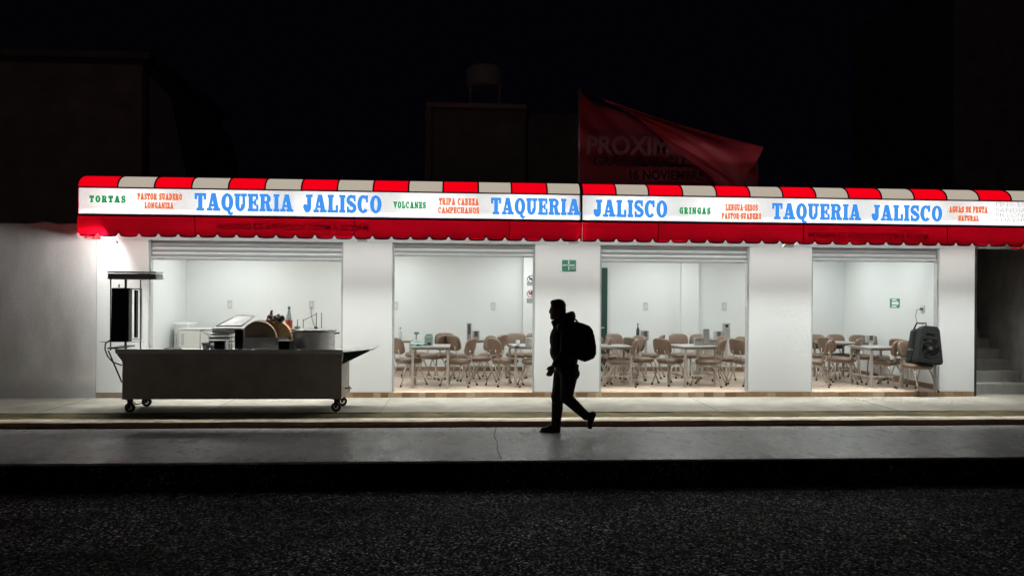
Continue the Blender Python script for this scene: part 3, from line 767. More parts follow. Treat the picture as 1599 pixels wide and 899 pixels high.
# ------------------------------------------------------------------ signs and plates on the walls
p0, p1 = P(877.5, 423, YF), P(899.5, 406, YF)
sg = thing('evacuation_sign', 'green sign with four white arrows on the pillar behind the man', 'sign', (p0.x, YF, p0.z))
bx(p0.x, p1.x, YF - .006, YF - .001, p0.z, p1.z).build('plate', M['sign_green'], sg)
cx, cz = (p0.x + p1.x) / 2 - .005, (p0.z + p1.z) / 2 + .005
ar = MB()
def arrow(cx, cz, dx, dz, a, b, w, mb, Y):
    px, pz = -dz, dx
    q = [(a, -w), (b - .035, -w), (b - .035, -w * 1.9), (b, 0), (b - .035, w * 1.9), (b - .035, w), (a, w)]
    mb.prism([(cx + dx * u + px * v, cz + dz * u + pz * v) for u, v in q], Y - .004, Y)
for dx, dz, a, b in ((1, 0, .105, .03), (-1, 0, .105, .03), (0, 1, .085, .022), (0, -1, .085, .022)): arrow(cx, cz, dx, dz, a, b + .0, .011, ar, YF - .0065)
ar.lathe([(.012, 0), (.012, .003)], (cx, YF - .0065, cz), 10, Matrix.Rotation(R_(90), 3, 'X')); ar.build('symbol', M['sign_white'], sg)
tx = MB(); tx.box(cx + .03, p1.x - .006, YF - .009, YF - .0065, cz - .050, cz - .030); tx.box(cx + .035, p1.x - .012, YF - .009, YF - .0065, cz - .074, cz - .060); tx.build('caption', M['mint'], sg)

YC_ = YB - .22
def notice(px, y0, y1, capy, lab, red):
    a, b = P(px - 6, y1, YC_), P(px + 7, y0, YC_); c = P(px, capy, YC_)
    t = thing('notice', lab, 'sign', (a.x, YC_, a.z))
    bx(a.x, b.x, YC_ - .006, YC_ - .001, a.z, b.z).build('plate', M['sign_white'], t)
    r = (b.x - a.x) * .46; cx = (a.x + b.x) / 2; cz = b.z - r - .01
    q = MB(); rr = ring(cx, cz, r, r, r * .8, r * .8, 90, 270) , ring(cx, cz, r, r, r * .8, r * .8, -90, 90)
    for k in rr: q.prism(k, YC_ - .010, YC_ - .0065)
    d = r * .66
    q.prism([(cx - d - .01, cz + d - .01), (cx - d + .01, cz + d + .01), (cx + d + .01, cz - d + .01), (cx + d - .01, cz - d - .01)], YC_ - .012, YC_ - .0105)
    q.build('prohibition_ring', M['sign_red'] if red else M['sign_ink'], t)
    z = MB(); z.box(cx - r * .45, cx + r * .4, YC_ - .009, YC_ - .0066, cz - .02, cz + .025)
    if red: z.ell((cx + r * .35, YC_ - .009, cz + .03), (.03, .003, .035))
    z.build('symbol', M['sign_ink'], t)
    bx(a.x + .004, b.x - .004, YC_ - .010, YC_ - .0066, a.z + .004, c.z).build('caption', M['sign_gray'], t)
notice(828.5, 429, 446, 440, 'upper no smoking notice on the dining room column', False)
notice(828, 452, 473, 465.5, 'lower round prohibition notice with dark caption on the dining room column', True)
# exit arrow on the right-hand wall (it faces into the room)
def on_right(px, py):     # point on the inner face of the right wall
    d = ray(px, py); t = XIR / d.x
    return Vector((XIR, d.y * t, CAMZ + d.z * t))
a, b = on_right(1390, 480), on_right(1405, 466)
es = thing('exit_sign', 'green exit arrow sign on the right wall above the chairs', 'sign', (XIR, (a.y + b.y) / 2, a.z))
yn, yf = min(a.y, b.y), max(a.y, b.y)
bx(XIR - .006, XIR - .001, yn, yf, a.z, b.z).build('plate', M['sign_green'], es)
TR = Matrix(((0, 1, 0, 0), (-1, 0, 0, 0), (0, 0, 1, 0), (0, 0, 0, 1)))
q = MB(); zc, yc, hw, hh = (a.z + b.z) / 2, (yn + yf) / 2, (yf - yn) / 2, (b.z - a.z) / 2
def rbox(u0, u1, v0, v1): q.box(XIR - .009, XIR - .0065, yc - u1 * hw, yc - u0 * hw, zc + v0 * hh, zc + v1 * hh)
rbox(-.55, .45, -.28, .28); rbox(.45, .62, -.45, .45); rbox(.62, .75, -.3, .3); rbox(.75, .88, -.14, .14)
rbox(-.55, .4, .5, .85); rbox(-.55, .4, -.85, -.5); q.build('symbol', M['sign_white'], es)
# switches and sockets
def plate(px, py, Y, lab, name='socket', cat='wall socket', w=.05, h=.09):
    p = P(px, py, Y); t = thing(name, lab, cat, (p.x, Y, p.z))
    bx(p.x - w, p.x + w, Y - .012, Y - .001, p.z - h, p.z + h).build('plate', M['switch_plate'], t, bevel=.004)
    bx(p.x - w * .4, p.x + w * .4, Y - .018, Y - .0122, p.z - h * .45, p.z + h * .45).build('insert', M['appliance_dark'], t)
    return p
plate(359, 475, YB, 'pale switch plate on back wall above the tilted pan lid', 'light_switch', 'light switch')
ps = plate(486.5, 476, YB, 'wall socket with a hanging cable above the cooking pot')
plate(770, 478, YB, 'wall socket above the table with two napkin boxes')
plate(618, 477, YB, 'wall socket just right of the pillar behind the cart')
plate(1008, 478, YB, 'wall socket above the table with a dark bottle')
plate(1131, 478, YB, 'wall socket above the table with a tall napkin box at right')
c = MB(); a = Vector((ps.x, YB - .03, ps.z - .03))
c.tube([a, a + Vector((0, -.02, -.15)), a + Vector((.03, -.02, -.3)), a + Vector((.10, -.02, -.5)), a + Vector((.12, -.02, -.75))], .007, 6)
tag(c.build('power_cable', M['cable']), 'thin grey cable hanging from the socket above the pot', 'cable')
sp_ = on_right(1441, 483)
t = thing('socket', 'wall socket with plugged cable above the black loudspeaker', 'wall socket', sp_)
bx(sp_.x - .012, sp_.x - .001, sp_.y - .06, sp_.y + .06, sp_.z - .06, sp_.z + .08).build('plate', M['switch_plate'], t, bevel=.004)
bx(sp_.x - .05, sp_.x - .0125, sp_.y - .02, sp_.y + .02, sp_.z - .01, sp_.z + .03).build('plug', M['cable'], t)

# ------------------------------------------------------------------ tables and chairs
def make_table():
    t = thing('dining_table', '', 'table', (0, 0, 0), 0, 'square dining tables in the restaurant')
    w = .345
    MB().box(-w, w, -w, w, .715, .742).build('tabletop', M['laminate'], t, False, bevel=.006)
    MB().box(-w + .02, w - .02, -w + .02, w - .02, .685, .7145).build('apron', M['table_edge'], t, False)
    k = w - .035
    for sx in (-1, 1):
        for sy in (-1, 1):
            MB().box(sx * k - .02, sx * k + .02, sy * k - .02, sy * k + .02, .0, .6845).build('leg', M['table_leg'], t, False, bevel=.003)
    for a, b in (((-k + .021, -k), (k - .021, -k)), ((-k, -k + .021), (-k, k - .021)), ((k, -k + .021), (k, k - .021))):
        MB().bar((*a, .20), (*b, .20), .026).build('stretcher', M['table_leg'], t, False)
    remember(t); return t
def make_chair():          # the sitter looks along +x
    t = thing('dining_chair', '', 'chair', (0, 0, 0), 0, 'tan padded dining chairs')
    def se(u, n=3.4): return (abs(math.cos(u)) ** (2 / n) * math.copysign(1, math.cos(u)), abs(math.sin(u)) ** (2 / n) * math.copysign(1, math.sin(u)))
    N = 24; st_ = MB(); rings = []
    for k, z in ((.86, .412), (.97, .424), (1, .450), (.97, .474), (.84, .488), (.5, .494)):
        rings.append([st_.bm.verts.new((.01 + .22 * k * se(2 * math.pi * i / N)[0], .215 * k * se(2 * math.pi * i / N)[1], z)) for i in range(N)])
    for a, b in zip(rings, rings[1:]):
        for i in range(N): st_.f([a[i], a[(i + 1) % N], b[(i + 1) % N], b[i]], True)
    st_.f(rings[0][::-1], True); st_.f(rings[-1], True)
    st_.build('seat', M['vinyl'], t, False)
    bk = MB(); rings = []
    for k, d in ((.80, -.030), (.95, -.026), (1, 0), (.95, .026), (.80, .034)):
        ring_ = []
        for i in range(N):
            cy, cz = se(2 * math.pi * i / N, 3.6); y = .205 * k * cy; z = .725 + .155 * k * cz
            ring_.append(bk.bm.verts.new((-.235 - (z - .58) * .22 + d + (y / .195) ** 2 * .035, y, z)))
        rings.append(ring_)
    for a, b in zip(rings, rings[1:]):
        for i in range(N): bk.f([a[i], a[(i + 1) % N], b[(i + 1) % N], b[i]], True)
    bk.f(rings[0][::-1], True); bk.f(rings[-1], True)
    bo = bk.build('backrest', M['vinyl_back'], t, False)
    for sy in (-1, 1):
        MB().tube([(-.06, sy * .10, .404), (-.18, sy * .10, .42), (-.235, sy * .095, .52), (-.268, sy * .09, .66)], .012, 8).build('post', M['chrome'], bo, False)
    MB().tube([(.16, .16, .402), (.16, -.16, .402), (-.14, -.165, .402), (-.14, .165, .402), (.16, .16, .402)], .012, 8).build('seat_frame', M['chrome'], t, False)
    for sx in (-1, 1):
        for sy in (-1, 1):
            p = [(sx * .05, sy * .145, .400), (sx * .11, sy * .152, .385), (sx * .155, sy * .16, .32), (sx * .235, sy * .18, .13), (sx * .28, sy * .195, .022)]
            lg = MB().tube(p, .0135, 8).build('leg', M['chrome'], t, False)
            MB().tube([(sx * .278, sy * .1945, .030), (sx * .288, sy * .197, .0)], .019, 8).build('foot', M['rubber'], lg, False)
    remember(t); return t
table0, chair0 = make_table(), make_chair()
used = {'t': 0, 'c': 0}
def table(loc, rz, lab):
    o = table0 if not used['t'] else dup(table0, loc, rz, lab); used['t'] = 1
    o.location = loc; o.rotation_euler = (0, 0, rz); o['label'] = lab; return o
def chair(px, py, deg, lab):
    p = G(px, py, ZI); p.z = ZI + .001
    o = chair0 if not used['c'] else dup(chair0, p, R_(deg), lab); used['c'] = 1
    o.location = p; o.rotation_euler = (0, 0, R_(deg)); o['label'] = lab; return o
def table_at(a, b, lab):   # from the feet of its near left and near right legs in the photograph
    A, B = G(*a, ZI), G(*b, ZI); d = (B - A).normalized(); nrm = Vector((-d.y, d.x, 0)); k = .31
    c = A + d * k + nrm * k; c.z = ZI + .001
    return table(c, math.atan2(d.y, d.x), lab)
def table_left(a, b, lab):  # from its near leg and its far left leg
    A, B = G(*a, ZI), G(*b, ZI); d = (B - A).normalized(); nrm = Vector((d.y, -d.x, 0)); k = .31
    c = A + d * k + nrm * k; c.z = ZI + .001
    return table(c, math.atan2(nrm.y, nrm.x), lab)
T1 = table_at((644, 606), (693, 606), 'table with a mint paper bag on it in the second bay')
T2 = table_at((592, 588), (637, 588), 'table at the back wall half hidden by the pillar behind the cart')
T3 = table_at((733, 587), (779, 587), 'table at the back wall carrying a tall and a short napkin box')
T4 = table_left((805, 604), (793, 596), 'angled table with a drinking glass in the second bay')
T5 = table_at((932, 604), (981, 604), 'empty table partly hidden by the pillar behind the man')
T6 = table_at((963, 584.5), (1008, 584.5), 'table at the back wall carrying a dark bottle')
T7 = table_at((1070, 604), (1116, 602.5), 'front table with a tall and a low steel box in the third bay')
T8 = table_at((1090, 583), (1134, 583), 'back wall table with a box showing a black hole')
T9 = table_at((1294, 592), (1341, 592), 'small table among chairs at the back of the fourth bay')
T10 = table_left((1360.5, 605), (1335.5, 600), 'angled bare table nearest the loudspeaker')
for a in (
    (637, 600.5, 38, 'chair against the pillar, its seat under the table with the mint bag'),
    (650, 588, 186, 'chair half hidden behind the table with the mint bag'),
    (676, 591, 146, 'chair whose rounded back shows right behind the mint bag table'),
    (722, 592, 40, 'chair facing right to the table with two napkin boxes'),
    (716, 602, 156, 'chair in front of two others, facing left to the mint bag table'),
    (766, 590.5, 150, 'chair at the right end of the table with two napkin boxes'),
    (788, 601, 32, 'chair facing right with its seat under the angled table with a glass'),
    (806, 588, 268, 'chair facing the street behind the drinking glass'),
    (834, 602.5, 182, 'front chair cut off by the pillar at the angled glass table'),
    (835, 588.5, 262, 'chair back peeping out from behind the pillar behind the man'),
    (929, 598, 178, 'chair back beside the green door, most of it behind the pillar'),
    (970, 602, 162, 'chair in front facing left to the table by the man'),
    (969, 589, 292, 'dark chair back turned to the street behind the empty table'),
    (981, 594, 205, 'chair standing between the empty table and the bottle table'),
    (1013, 589, 155, 'chair at the right end of the bottle table'),
    (1046, 600, 36, 'chair facing right and away at the table with low steel box'),
    (1064, 588.5, 270, 'chair facing the street behind the left half of the third bay front table'),
    (1086, 588.5, 236, 'dark chair back beside the tall steel box'),
    (1106, 602, 148, 'front chair facing left at the table with tall steel box'),
    (1108, 592, 180, 'chair hidden deep behind the table with tall steel box'),
    (1166, 600.5, 24, 'chair facing right, cut off by the third white pillar'),
    (1270, 602, 150, 'front chair cut off by the left edge of the fourth bay'),
    (1281, 588.5, 268, 'chair facing the street, leftmost at the fourth bay back wall'),
    (1314, 588.5, 272, 'chair facing the street in front of the fourth bay wall corner'),
    (1318, 597, 140, 'chair standing between the two tables of the fourth bay'),
    (1349, 590.5, 266, 'chair behind the angled bare table, on its left side'),
    (1386, 592, 262, 'chair behind the angled bare table, nearer the right wall'),
    (1416, 599, 24, 'chair at the right end of the bare table, behind the loudspeaker chair')):
    chair(*a)
for a in (
    (747, 596, 205, 'chair angled away between the two front tables of the second bay'),
    (1000, 597.5, 28, 'chair to the right of the empty table, turned toward the door side'),
    (1141, 596, 200, 'chair behind the front one, under the box with a black hole'),
    (1303, 594.5, 24, 'chair tucked against the small back table of the fourth bay'),
    (694, 589, 272, 'chair facing the street behind the mint bag table'),
    (950, 592, 20, 'chair by the green door, facing right behind the empty table'),
    (1384, 602, 118, 'chair pushed under the bare table from the street side')):
    chair(*a)
CH = chair(1432, 609.5, 276, 'chair with the black loudspeaker standing on its seat')

# things on the tables
ZT = ZI + .001 + .742
def napkin_box(px, py0, py1, wpx, lab, hole=None, Y=None):
    base = G(px, py1, ZT); Y = base.y; a = P(px - wpx / 2, py1, Y); b = P(px + wpx / 2, py1, Y); top = P(px, py0, Y).z
    w = (b.x - a.x); t = thing('napkin_dispenser', lab, 'napkin dispenser', (base.x, base.y, ZT), 0, 'steel napkin dispensers')
    bx(a.x, b.x, Y - .05, Y + .05, ZT + .001, top).build('case', M['steel'], t, bevel=.006)
    h = top - ZT
    if hole == 'o': MB().lathe([(w * .22, 0), (w * .22, .006)], ((a.x + b.x) / 2, Y - .0505, ZT + h * .82), 14, Matrix.Rotation(R_(90), 3, 'X')).build('opening', M['rubber'], t)
    elif hole == 'n': bx(a.x + w * .3, b.x - w * .25, Y - .058, Y - .0505, ZT + h * .35, ZT + h * .95).build('opening', M['cable'], t)
    else: bx(a.x + .006, b.x - .006, Y - .056, Y - .0505, ZT + h * .93, ZT + h * .985).build('lip', M['steel_dull'], t)
def bottle(px, py0, py1, r, lab, body, neck, name='bottle', cap=None):
    b = G(px, py1, ZT); h = P(px, py0, b.y).z - ZT
    t = thing(name, lab, 'bottle', (b.x, b.y, ZT)); c = (b.x, b.y, ZT + .001)
    MB().lathe([(r * .95, 0), (r, .01), (r, h * .55), (r * .8, h * .66), (r * .35, h * .78), (r * .35, h * .9)], c, 14).build('body', body, t)
    MB().lathe([(r * .42, h * .9), (r * .42, h)], c, 12).build('cap', neck, t)
    return b, h
napkin_box(732.5, 504, 531, 7.5, 'tall steel dispenser on the back table of the second bay', 'n')
napkin_box(743, 516, 530, 11, 'short wide steel dispenser beside the tall one in the second bay', 'n')
napkin_box(827, 527.5, 541, 13, 'steel dispenser beside the drinking glass')
napkin_box(1006.5, 515.5, 530.5, 11.5, 'short steel dispenser beside the dark bottle', 'n')
napkin_box(1102, 513, 538.5, 9.5, 'tall dark steel dispenser on the third bay front table')
napkin_box(1090, 527, 538.5, 12, 'low steel dispenser left of the tall dark one')
napkin_box(1133.5, 504, 529, 10.5, 'tall steel dispenser with a round black hole', 'o')
napkin_box(1121, 516.5, 529, 12, 'short steel dispenser left of the one with a round hole', 'n')
napkin_box(1358, 523, 535, 11, 'low dark dispenser behind the chairs of the fourth bay', 'n')
bottle(625, 511, 529, .035, 'clear plastic bottle on the table behind the pillar', M['clear_plastic'], M['teal_dark'])
bottle(996, 504.5, 530, .036, 'dark bottle beside a short steel dispenser', M['bag_green'], M['teal_dark'])
b = G(650, 534.5, ZT)
gv = thing('flower_vase', 'thin vase with a small flower head on the mint bag table', 'vase', b)
h = P(650, 517, b.y).z - ZT; c = (b.x, b.y, ZT + .001)
MB().lathe([(.045, 0), (.05, .012), (.018, .03), (.015, h * .7), (.02, h * .78)], c, 12).build('body', M['steel_dull'], gv)
fl = MB()
for i in range(9):
    a = i * 2.4; fl.ell((b.x + .03 * math.cos(a), b.y + .03 * math.sin(a), ZT + h * .86 + .012 * math.sin(i * 3)), (.024, .024, .018), nu=8, nv=6)
fl.build('flower', M['teal'], gv)
b = G(669.5, 539, ZT)
bgx = thing('paper_bag', 'mint green bag with a rounded top standing on the front table', 'bag', b)
h = P(670, 520, b.y).z - ZT; w = .075
pl = [(b.x - w, ZT + .001), (b.x + w, ZT + .001), (b.x + w * 1.02, ZT + h * .7)] + [(b.x + w * math.cos(R_(k)), ZT + h * .75 + h * .25 * math.sin(R_(k))) for k in (20, 50, 80, 110, 140, 165)] + [(b.x - w * 1.02, ZT + h * .7)]
MB().prism(pl, b.y - .04, b.y + .04).build('body', M['mint'], bgx, bevel=.012)
bx(b.x - w * .75, b.x + w * .75, b.y - .046, b.y - .041, ZT + h * .66, ZT + h * .74).build('handle_slot', M['sign_white'], bgx)
MB().ell((b.x + .01, b.y - .042, ZT + .035), (.035, .012, .028)).build('printed_spot', M['teal_dark'], bgx)
cl = MB(); rr = []
for j in range(7):
    row = []
    for i in range(15):
        q = G(641 + i * 2.1, 539.5 - j * .95, ZT); row.append(Vector((q.x, q.y, ZT + .006 + .012 * (1 + math.sin(i * 1.3 + j * .9)) * (.4 + .6 * random.random()))))
    rr.append(row)
tag(cl.sheet(rr).build('cleaning_cloth', M['teal'], solid=.004), 'crumpled teal cloth lying beside the mint bag', 'cloth')
b = G(808.5, 540.5, ZT)
gl = MB().lathe([(.026, 0), (.03, .004), (.036, .11), (.034, .11), (.028, .012)], (b.x, b.y, ZT + .001), 16)
tag(gl.build('drinking_glass', M['clear_plastic']), 'clear drinking glass on the angled table', 'glass')
b = G(807, 542.5, ZT); tag(MB().lathe([(.04, 0), (.045, .008), (.045, .028), (.03, .032)], (b.x, b.y - .02, ZT + .001), 14).build('ashtray', M['rubber']), 'small black ashtray in front of the drinking glass', 'ashtray')

# the loudspeaker on its chair
cp = CH.location
spk = thing('loudspeaker', 'black portable loudspeaker tilted on a chair by the right pillar', 'loudspeaker', (cp.x + .03, cp.y - .16, ZI + .49))
T = Matrix.Translation((cp.x + .03, cp.y - .16, ZI + .496)) @ Matrix.Rotation(R_(-12), 4, 'Z') @ Matrix.Rotation(R_(-7), 4, 'X') @ Matrix.Rotation(R_(5), 4, 'Y')
outl = [(-.19, 0), (.22, 0), (.235, .05), (.155, .60), (.11, .66), (-.10, .66), (-.155, .60), (-.205, .05)]
MB().prism(outl, -.20, .03, T).build('cabinet', M['speaker_plastic'], spk, bevel=.018)
back = [(-.185, .01), (.20, .01), (.12, .58), (.08, .62), (-.09, .62), (-.135, .57)]
MB().prism([(x - .07, z) for x, z in back], .031, .19, T).build('rear_shell', M['speaker_plastic'], spk, bevel=.03)
c = MB(); RX = Matrix.Rotation(R_(90), 3, 'X')
T3x = T.to_3x3()
def disc(mb, x, z, r0, r1, d, y=-.2): mb.lathe([(r0, -.0), (r0, d), (r1, d), (r1, 0)], T @ Vector((x, y, z)), 24, T3x @ RX)
disc(c, .015, .25, .155, .143, .006); c.build('woofer_ring', M['speaker_dark'], spk)
c = MB(); c.lathe([(.134, 0), (.05, -.0), (.03, .012), (.0, .014)], T @ Vector((.015, -.203, .25)), 24, T3x @ RX); c.build('woofer', M['speaker_dark'], spk)
hn = MB()
for u0, u1, z0, z1 in ((-.11, -.02, .42, .48), (.02, .115, .42, .48), (-.075, .075, .52, .585)):
    hn.prism([(u0 + .0, z0), (u1, z0), (u1 - .012, z1), (u0 + .012, z1)], -.212, -.199, T)
hn.build('horn_opening', M['speaker_dark'], spk)
MB().tube([T @ Vector(p) for p in ((-.17, .1, .60), (-.125, .1, .72), (.03, .1, .735), (.04, .1, .64))], .014, 8).build('handle', M['speaker_plastic'], spk)
MB().box(-.245, -.19, .03, .15, .22, .25, T).build('side_badge', M['cable'], spk)
t0 = T @ Vector((.03, .17, .62)); e = sp_ + Vector((-.05, 0, .01))
c = MB(); c.tube([e, e + Vector((-.07, 0, -.02)), e + Vector((-.12, -.05, -.14)), e.lerp(t0, .55) + Vector((-.1, 0, -.05)), t0 + Vector((-.03, .01, .12)), t0], .006, 6)
tag(c.build('power_cable', M['cable']), 'thin black cable from the wall socket down to the loudspeaker', 'cable')

# counter and cooler in the first bay
a, b = P(271, 541, 15.2), P(296, 504, 15.2)
ck = thing('drinks_cooler', 'pale upright cooler seen behind the left part of the cart', 'cooler', (a.x, 15.2, ZI))
bx(a.x, PX(295, 15.2), 15.2, 15.7, ZI + .002, b.z).build('body', M['appliance_dark'], ck, bevel=.03)
bx(a.x + .03, a.x + .06, 15.17, 15.198, PZ(280, 537, 15.2), PZ(280, 520, 15.2)).build('handle', M['rail'], ck)
a, b = P(281, 541, 14.9), P(327, 513, 14.9)
ck = thing('counter', 'low pale counter beside the cooler behind the cart', 'counter', (a.x, 14.9, ZI))
bx(PX(280, 14.9), PX(331, 14.9), 14.9, 15.18, ZI + .002, PZ(300, 512.5, 14.9) - .03).build('body', M['appliance'], ck, bevel=.01)
bx(PX(279, 14.9), PX(332, 14.9), 14.88, 15.19, PZ(300, 512.5, 14.9) - .029, PZ(300, 512.5, 14.9)).build('worktop', M['plastic_white'], ck, bevel=.006)
bx(PX(283.5, 14.9), PX(287, 14.9), 14.885, 14.898, PZ(285, 538, 14.9), PZ(285, 521, 14.9)).build('handle', M['rail'], ck)

# ------------------------------------------------------------------ the food cart
YCF = G(202, 644, ZS).y - .02
YCB = YCF + .72
def CP(px, py, dy=0): return P(px, py, YCF + dy)
cl_, cr_ = CP(190.5, 600).x, CP(533.5, 600).x
zb_, zt_ = CP(360, 623).z, CP(360, 550).z
ct = thing('food_cart', 'long dark steel taco cart on four casters in front of the first bay', 'food cart', ((cl_ + cr_) / 2, (YCF + YCB) / 2, ZS))
body = MB().box(cl_, cr_, YCF, YCB, zb_, zt_ - .02).build('body', M['cart_panel'], ct, bevel=.006)
# flared tray that overhangs at both ends
tl, tr = CP(181, 548).x, CP(583, 543).x
tb = MB()
tb.box(tl, cr_ + .02, YCF - .02, YCB + .03, zt_ - .019, zt_ + .005)
tb.build('worktop', M['steel'], ct, bevel=.004)
MB().box(tl, cr_ + .02, YCF - .035, YCF - .0205, zt_ - .012, CP(360, 545).z).build('front_lip', M['lid_steel'], ct, bevel=.004)
rise = lambda px, py: zt_ + CP(px, py).z - CP(534, 545.5).z
w1, w2 = CP(577, 543.5), CP(534, 564)
w1.z, w2.z = rise(577, 543.2), rise(534, 564)
zw = rise(583, 541)
wg = MB().prism([(cr_ + .022, zt_ - .005), (w1.x, w1.z), (cr_ + .001, w2.z)], YCF + .01, YCF + .03)
wg.build('wing_bracket', M['green_door'], ct)
MB().prism([(cr_ + .022, zt_ - .005), (w1.x, w1.z), (cr_ + .001, w2.z)], YCB - .03, YCB - .01).build('wing_bracket', M['green_door'], ct)
MB().prism([(cr_ + .021, zt_ - .004), (tr, zw), (tr, zw + .012), (cr_ + .021, zt_ + .012)], YCF - .02, YCB + .03).build('side_wing', M['steel'], ct)
ws = MB().prism([(cl_ - .001, zt_ - .022), (tl, zt_ - .022), (cl_ - .001, CP(190, 565).z)], YCF + .01, YCF + .03); ws.build('end_bracket', M['cart_panel'], ct)
for px, py, yy in ((202.5, 644, YCF + .06), (228, 0, YCB - .1), (521, 0, YCF + .06), (545, 0, YCB - .1)):
    x = cl_ + .09 if px < 400 else cr_ - .09
    r = .072
    wh = MB().lathe([(r * .55, -.018), (r * .9, -.02), (r, -.012), (r, .012), (r * .9, .02), (r * .55, .018)], (x, yy, ZS + r + .001), 24, Matrix.Rotation(R_(90), 3, 'X'), cap=False).build('wheel', M['rubber'], ct)
    hb = MB().lathe([(.018, -.024), (.018, .024)], (x, yy, ZS + r), 10, Matrix.Rotation(R_(90), 3, 'X'))
    for k in range(5):
        a = R_(72 * k + 20); hb.bar((x, yy, ZS + r), (x + r * .6 * math.cos(a), yy, ZS + r + r * .6 * math.sin(a)), .014, .02)
    hb.build('hub', M['steel_dull'], wh)
    fk = MB()
    for s in (-1, 1): fk.prism([(x - .03, zb_ + .012), (x + .03, zb_ + .012), (x + .014, ZS + r - .012), (x - .014, ZS + r - .012)], yy + s * .03 - .003, yy + s * .03 + .003)
    fk.box(x - .045, x + .045, yy - .045, yy + .045, zb_ - .009, zb_ - .001); fk.build('caster_fork', M['black_metal'], ct)
# left shelf with its strut, gas hose, tap
p = CP(165, 543); q = CP(184, 546)
bx(p.x, tl - .002, YCF + .05, YCB - .1, p.z - .02, p.z).build('end_shelf', M['black_metal'], ct)
MB().tube([CP(169, 547, .1), CP(190.5, 597, .1)], .011, 8).build('strut', M['black_metal'], ct)
MB().tube([CP(172, 531, .15), CP(164.5, 536, .15), CP(164, 545, .15), CP(168, 556, .15), CP(176, 565, .15), CP(190, 570, .15)], .010, 8).build('gas_hose', M['rubber'], ct)
tp = MB(); tp.tube([CP(533, 606, .3), CP(545, 605.5, .3)], .012, 8); tp.tube([CP(544, 602, .3), CP(549, 607, .3)], .009, 8); tp.tube([CP(545, 602, .3), CP(545.5, 611, .3)], .008, 8); tp.build('gas_tap', M['brown_trim'], ct)
MB().tube([CP(206, 624, .3), CP(212, 631, .3), CP(222, 629, .3), CP(226, 624, .3)], .008, 6).build('loose_hose', M['rubber'], ct)

# vertical broiler standing on the left end
d = .30
def BP(px, py): return P(px, py, YCF + d)
zt2 = zt_ + .006
tz = BP(212, 545).z
br = thing('vertical_broiler', 'tall black vertical broiler with steel hood on left end of cart', 'broiler', (BP(190, 545).x, YCF + d, zt_))
a, b = BP(174.5, 533), BP(202, 449.5)
bx(a.x, b.x, YCF + d - .02, YCF + d + .10, a.z, b.z).build('burner_panel', M['black_metal'], br, bevel=.006)
a, b = BP(209.7, 527), BP(213.6, 453); bx(a.x, b.x, YCF + d - .01, YCF + d + .05, a.z, b.z).build('spit_slot', M['black_metal'], br)
MB().bar(BP(203, 529), BP(222, 529), .014).build('spit_frame', M['steel'], br); MB().bar(BP(203, 451), BP(222, 451), .016).build('spit_frame', M['steel'], br)
MB().bar(BP(221.5, 528), BP(221.5, 452), .008).build('spit_frame', M['steel'], br)
a, b = BP(174, 436), BP(236, 427.5); bx(a.x, b.x, YCF + d - .12, YCF + d + .14, a.z, b.z).build('hood', M['lid_steel'], br, bevel=.004)
MB().prism([(b.x + .001, a.z), (BP(250, 436).x, a.z + .005), (BP(248, 427).x, b.z), (b.x + .001, b.z + .002)], YCF + d - .12, YCF + d + .14).build('hood_end', M['plastic_white'], br)
a, b = BP(174, 427.3), BP(249, 425); bx(a.x, b.x, YCF + d - .13, YCF + d + .15, b.z - .012, b.z + .006).build('hood_rim', M['steel'], br)
for px, y0, y1 in ((174.5, 546, 436), (190.2, 546, 436), (198.8, 546, 436), (214.5, 541, 436)):
    MB().bar(Vector((BP(px, 500).x, YCF + d + (.11 if px in (190.2, 214.5) else -.03), zt2 + .0)), Vector((BP(px, 436).x, YCF + d + (.11 if px in (190.2, 214.5) else -.03), BP(px, 436).z)), .014).build('post', M['black_metal'], br)
MB().tube([BP(157, 533.5), BP(223, 533)], .006, 6).build('crossbar', M['steel_dull'], br)
MB().tube([BP(186, 449), BP(186, 444)], .012, 8).build('knob', M['steel'], br)

# what stands on the cart
def on_cart(px, dy): return Vector((P(px, 545, YCF + dy).x, YCF + dy, zt2))
def zc(px, py, dy): return P(px, py, YCF + dy).z
gw = MB(); dy = .25
a, b, c_ = P(312.5, 545, YCF + dy), P(312.5, 515, YCF + dy), P(362, 515, YCF + dy)
gw.tube([(a.x, YCF + dy, zt2), b, c_, (c_.x, YCF + dy, zt2)], .006, 6); gw.tube([b, b + Vector((.09, .12, -.09)), (b.x + .09, YCF + dy + .12, zt2)], .006, 6)
tag(gw.build('wire_guard', M['steel_dull']), 'thin wire guard frame standing on cart left of the trays', 'wire frame')
p = on_cart(322, .3); bw = MB().lathe([(.035, 0), (.04, .004), (.068, zc(322, 534.5, .3) - zt2), (.062, zc(322, 534.5, .3) - zt2), (.03, .012)], p, 20)
tag(bw.build('salsa_bowl', M['steel_dull']), 'small metal bowl inside the wire guard on the cart', 'bowl')
tw = thing('tray_stack', 'stack of white trays beneath the tilted pan lid on the cart', 'trays', on_cart(347, .42))
for k, (y0, y1, ww) in enumerate(((545, 537, 17), (535, 531, 18), (529, 525, 18), (523, 520, 17))):
    a, b = P(347 - ww, y0, YCF + .42), P(347 + ww, y1, YCF + .42)
    z0 = max(a.z, zt2 + .001)
    MB().prism([(a.x + .03, z0), (b.x - .03, z0), (b.x, b.z), (a.x, b.z)], YCF + .30, YCF + .58).build('tray', (M['plastic_white'], M['steel_dull'], M['plastic_white'], M['steel'])[k], tw, bevel=.006)
a, b = P(336, 517, YCF + .45), P(382, 511, YCF + .45)
bx(a.x, b.x, YCF + .3, YCF + .6, zc(360, 519, .45), zc(360, 511, .45)).build('pan', M['lid_steel'], tw, bevel=.008)
hg = MB(); ya, yb = YCF + .30, YCF + .56
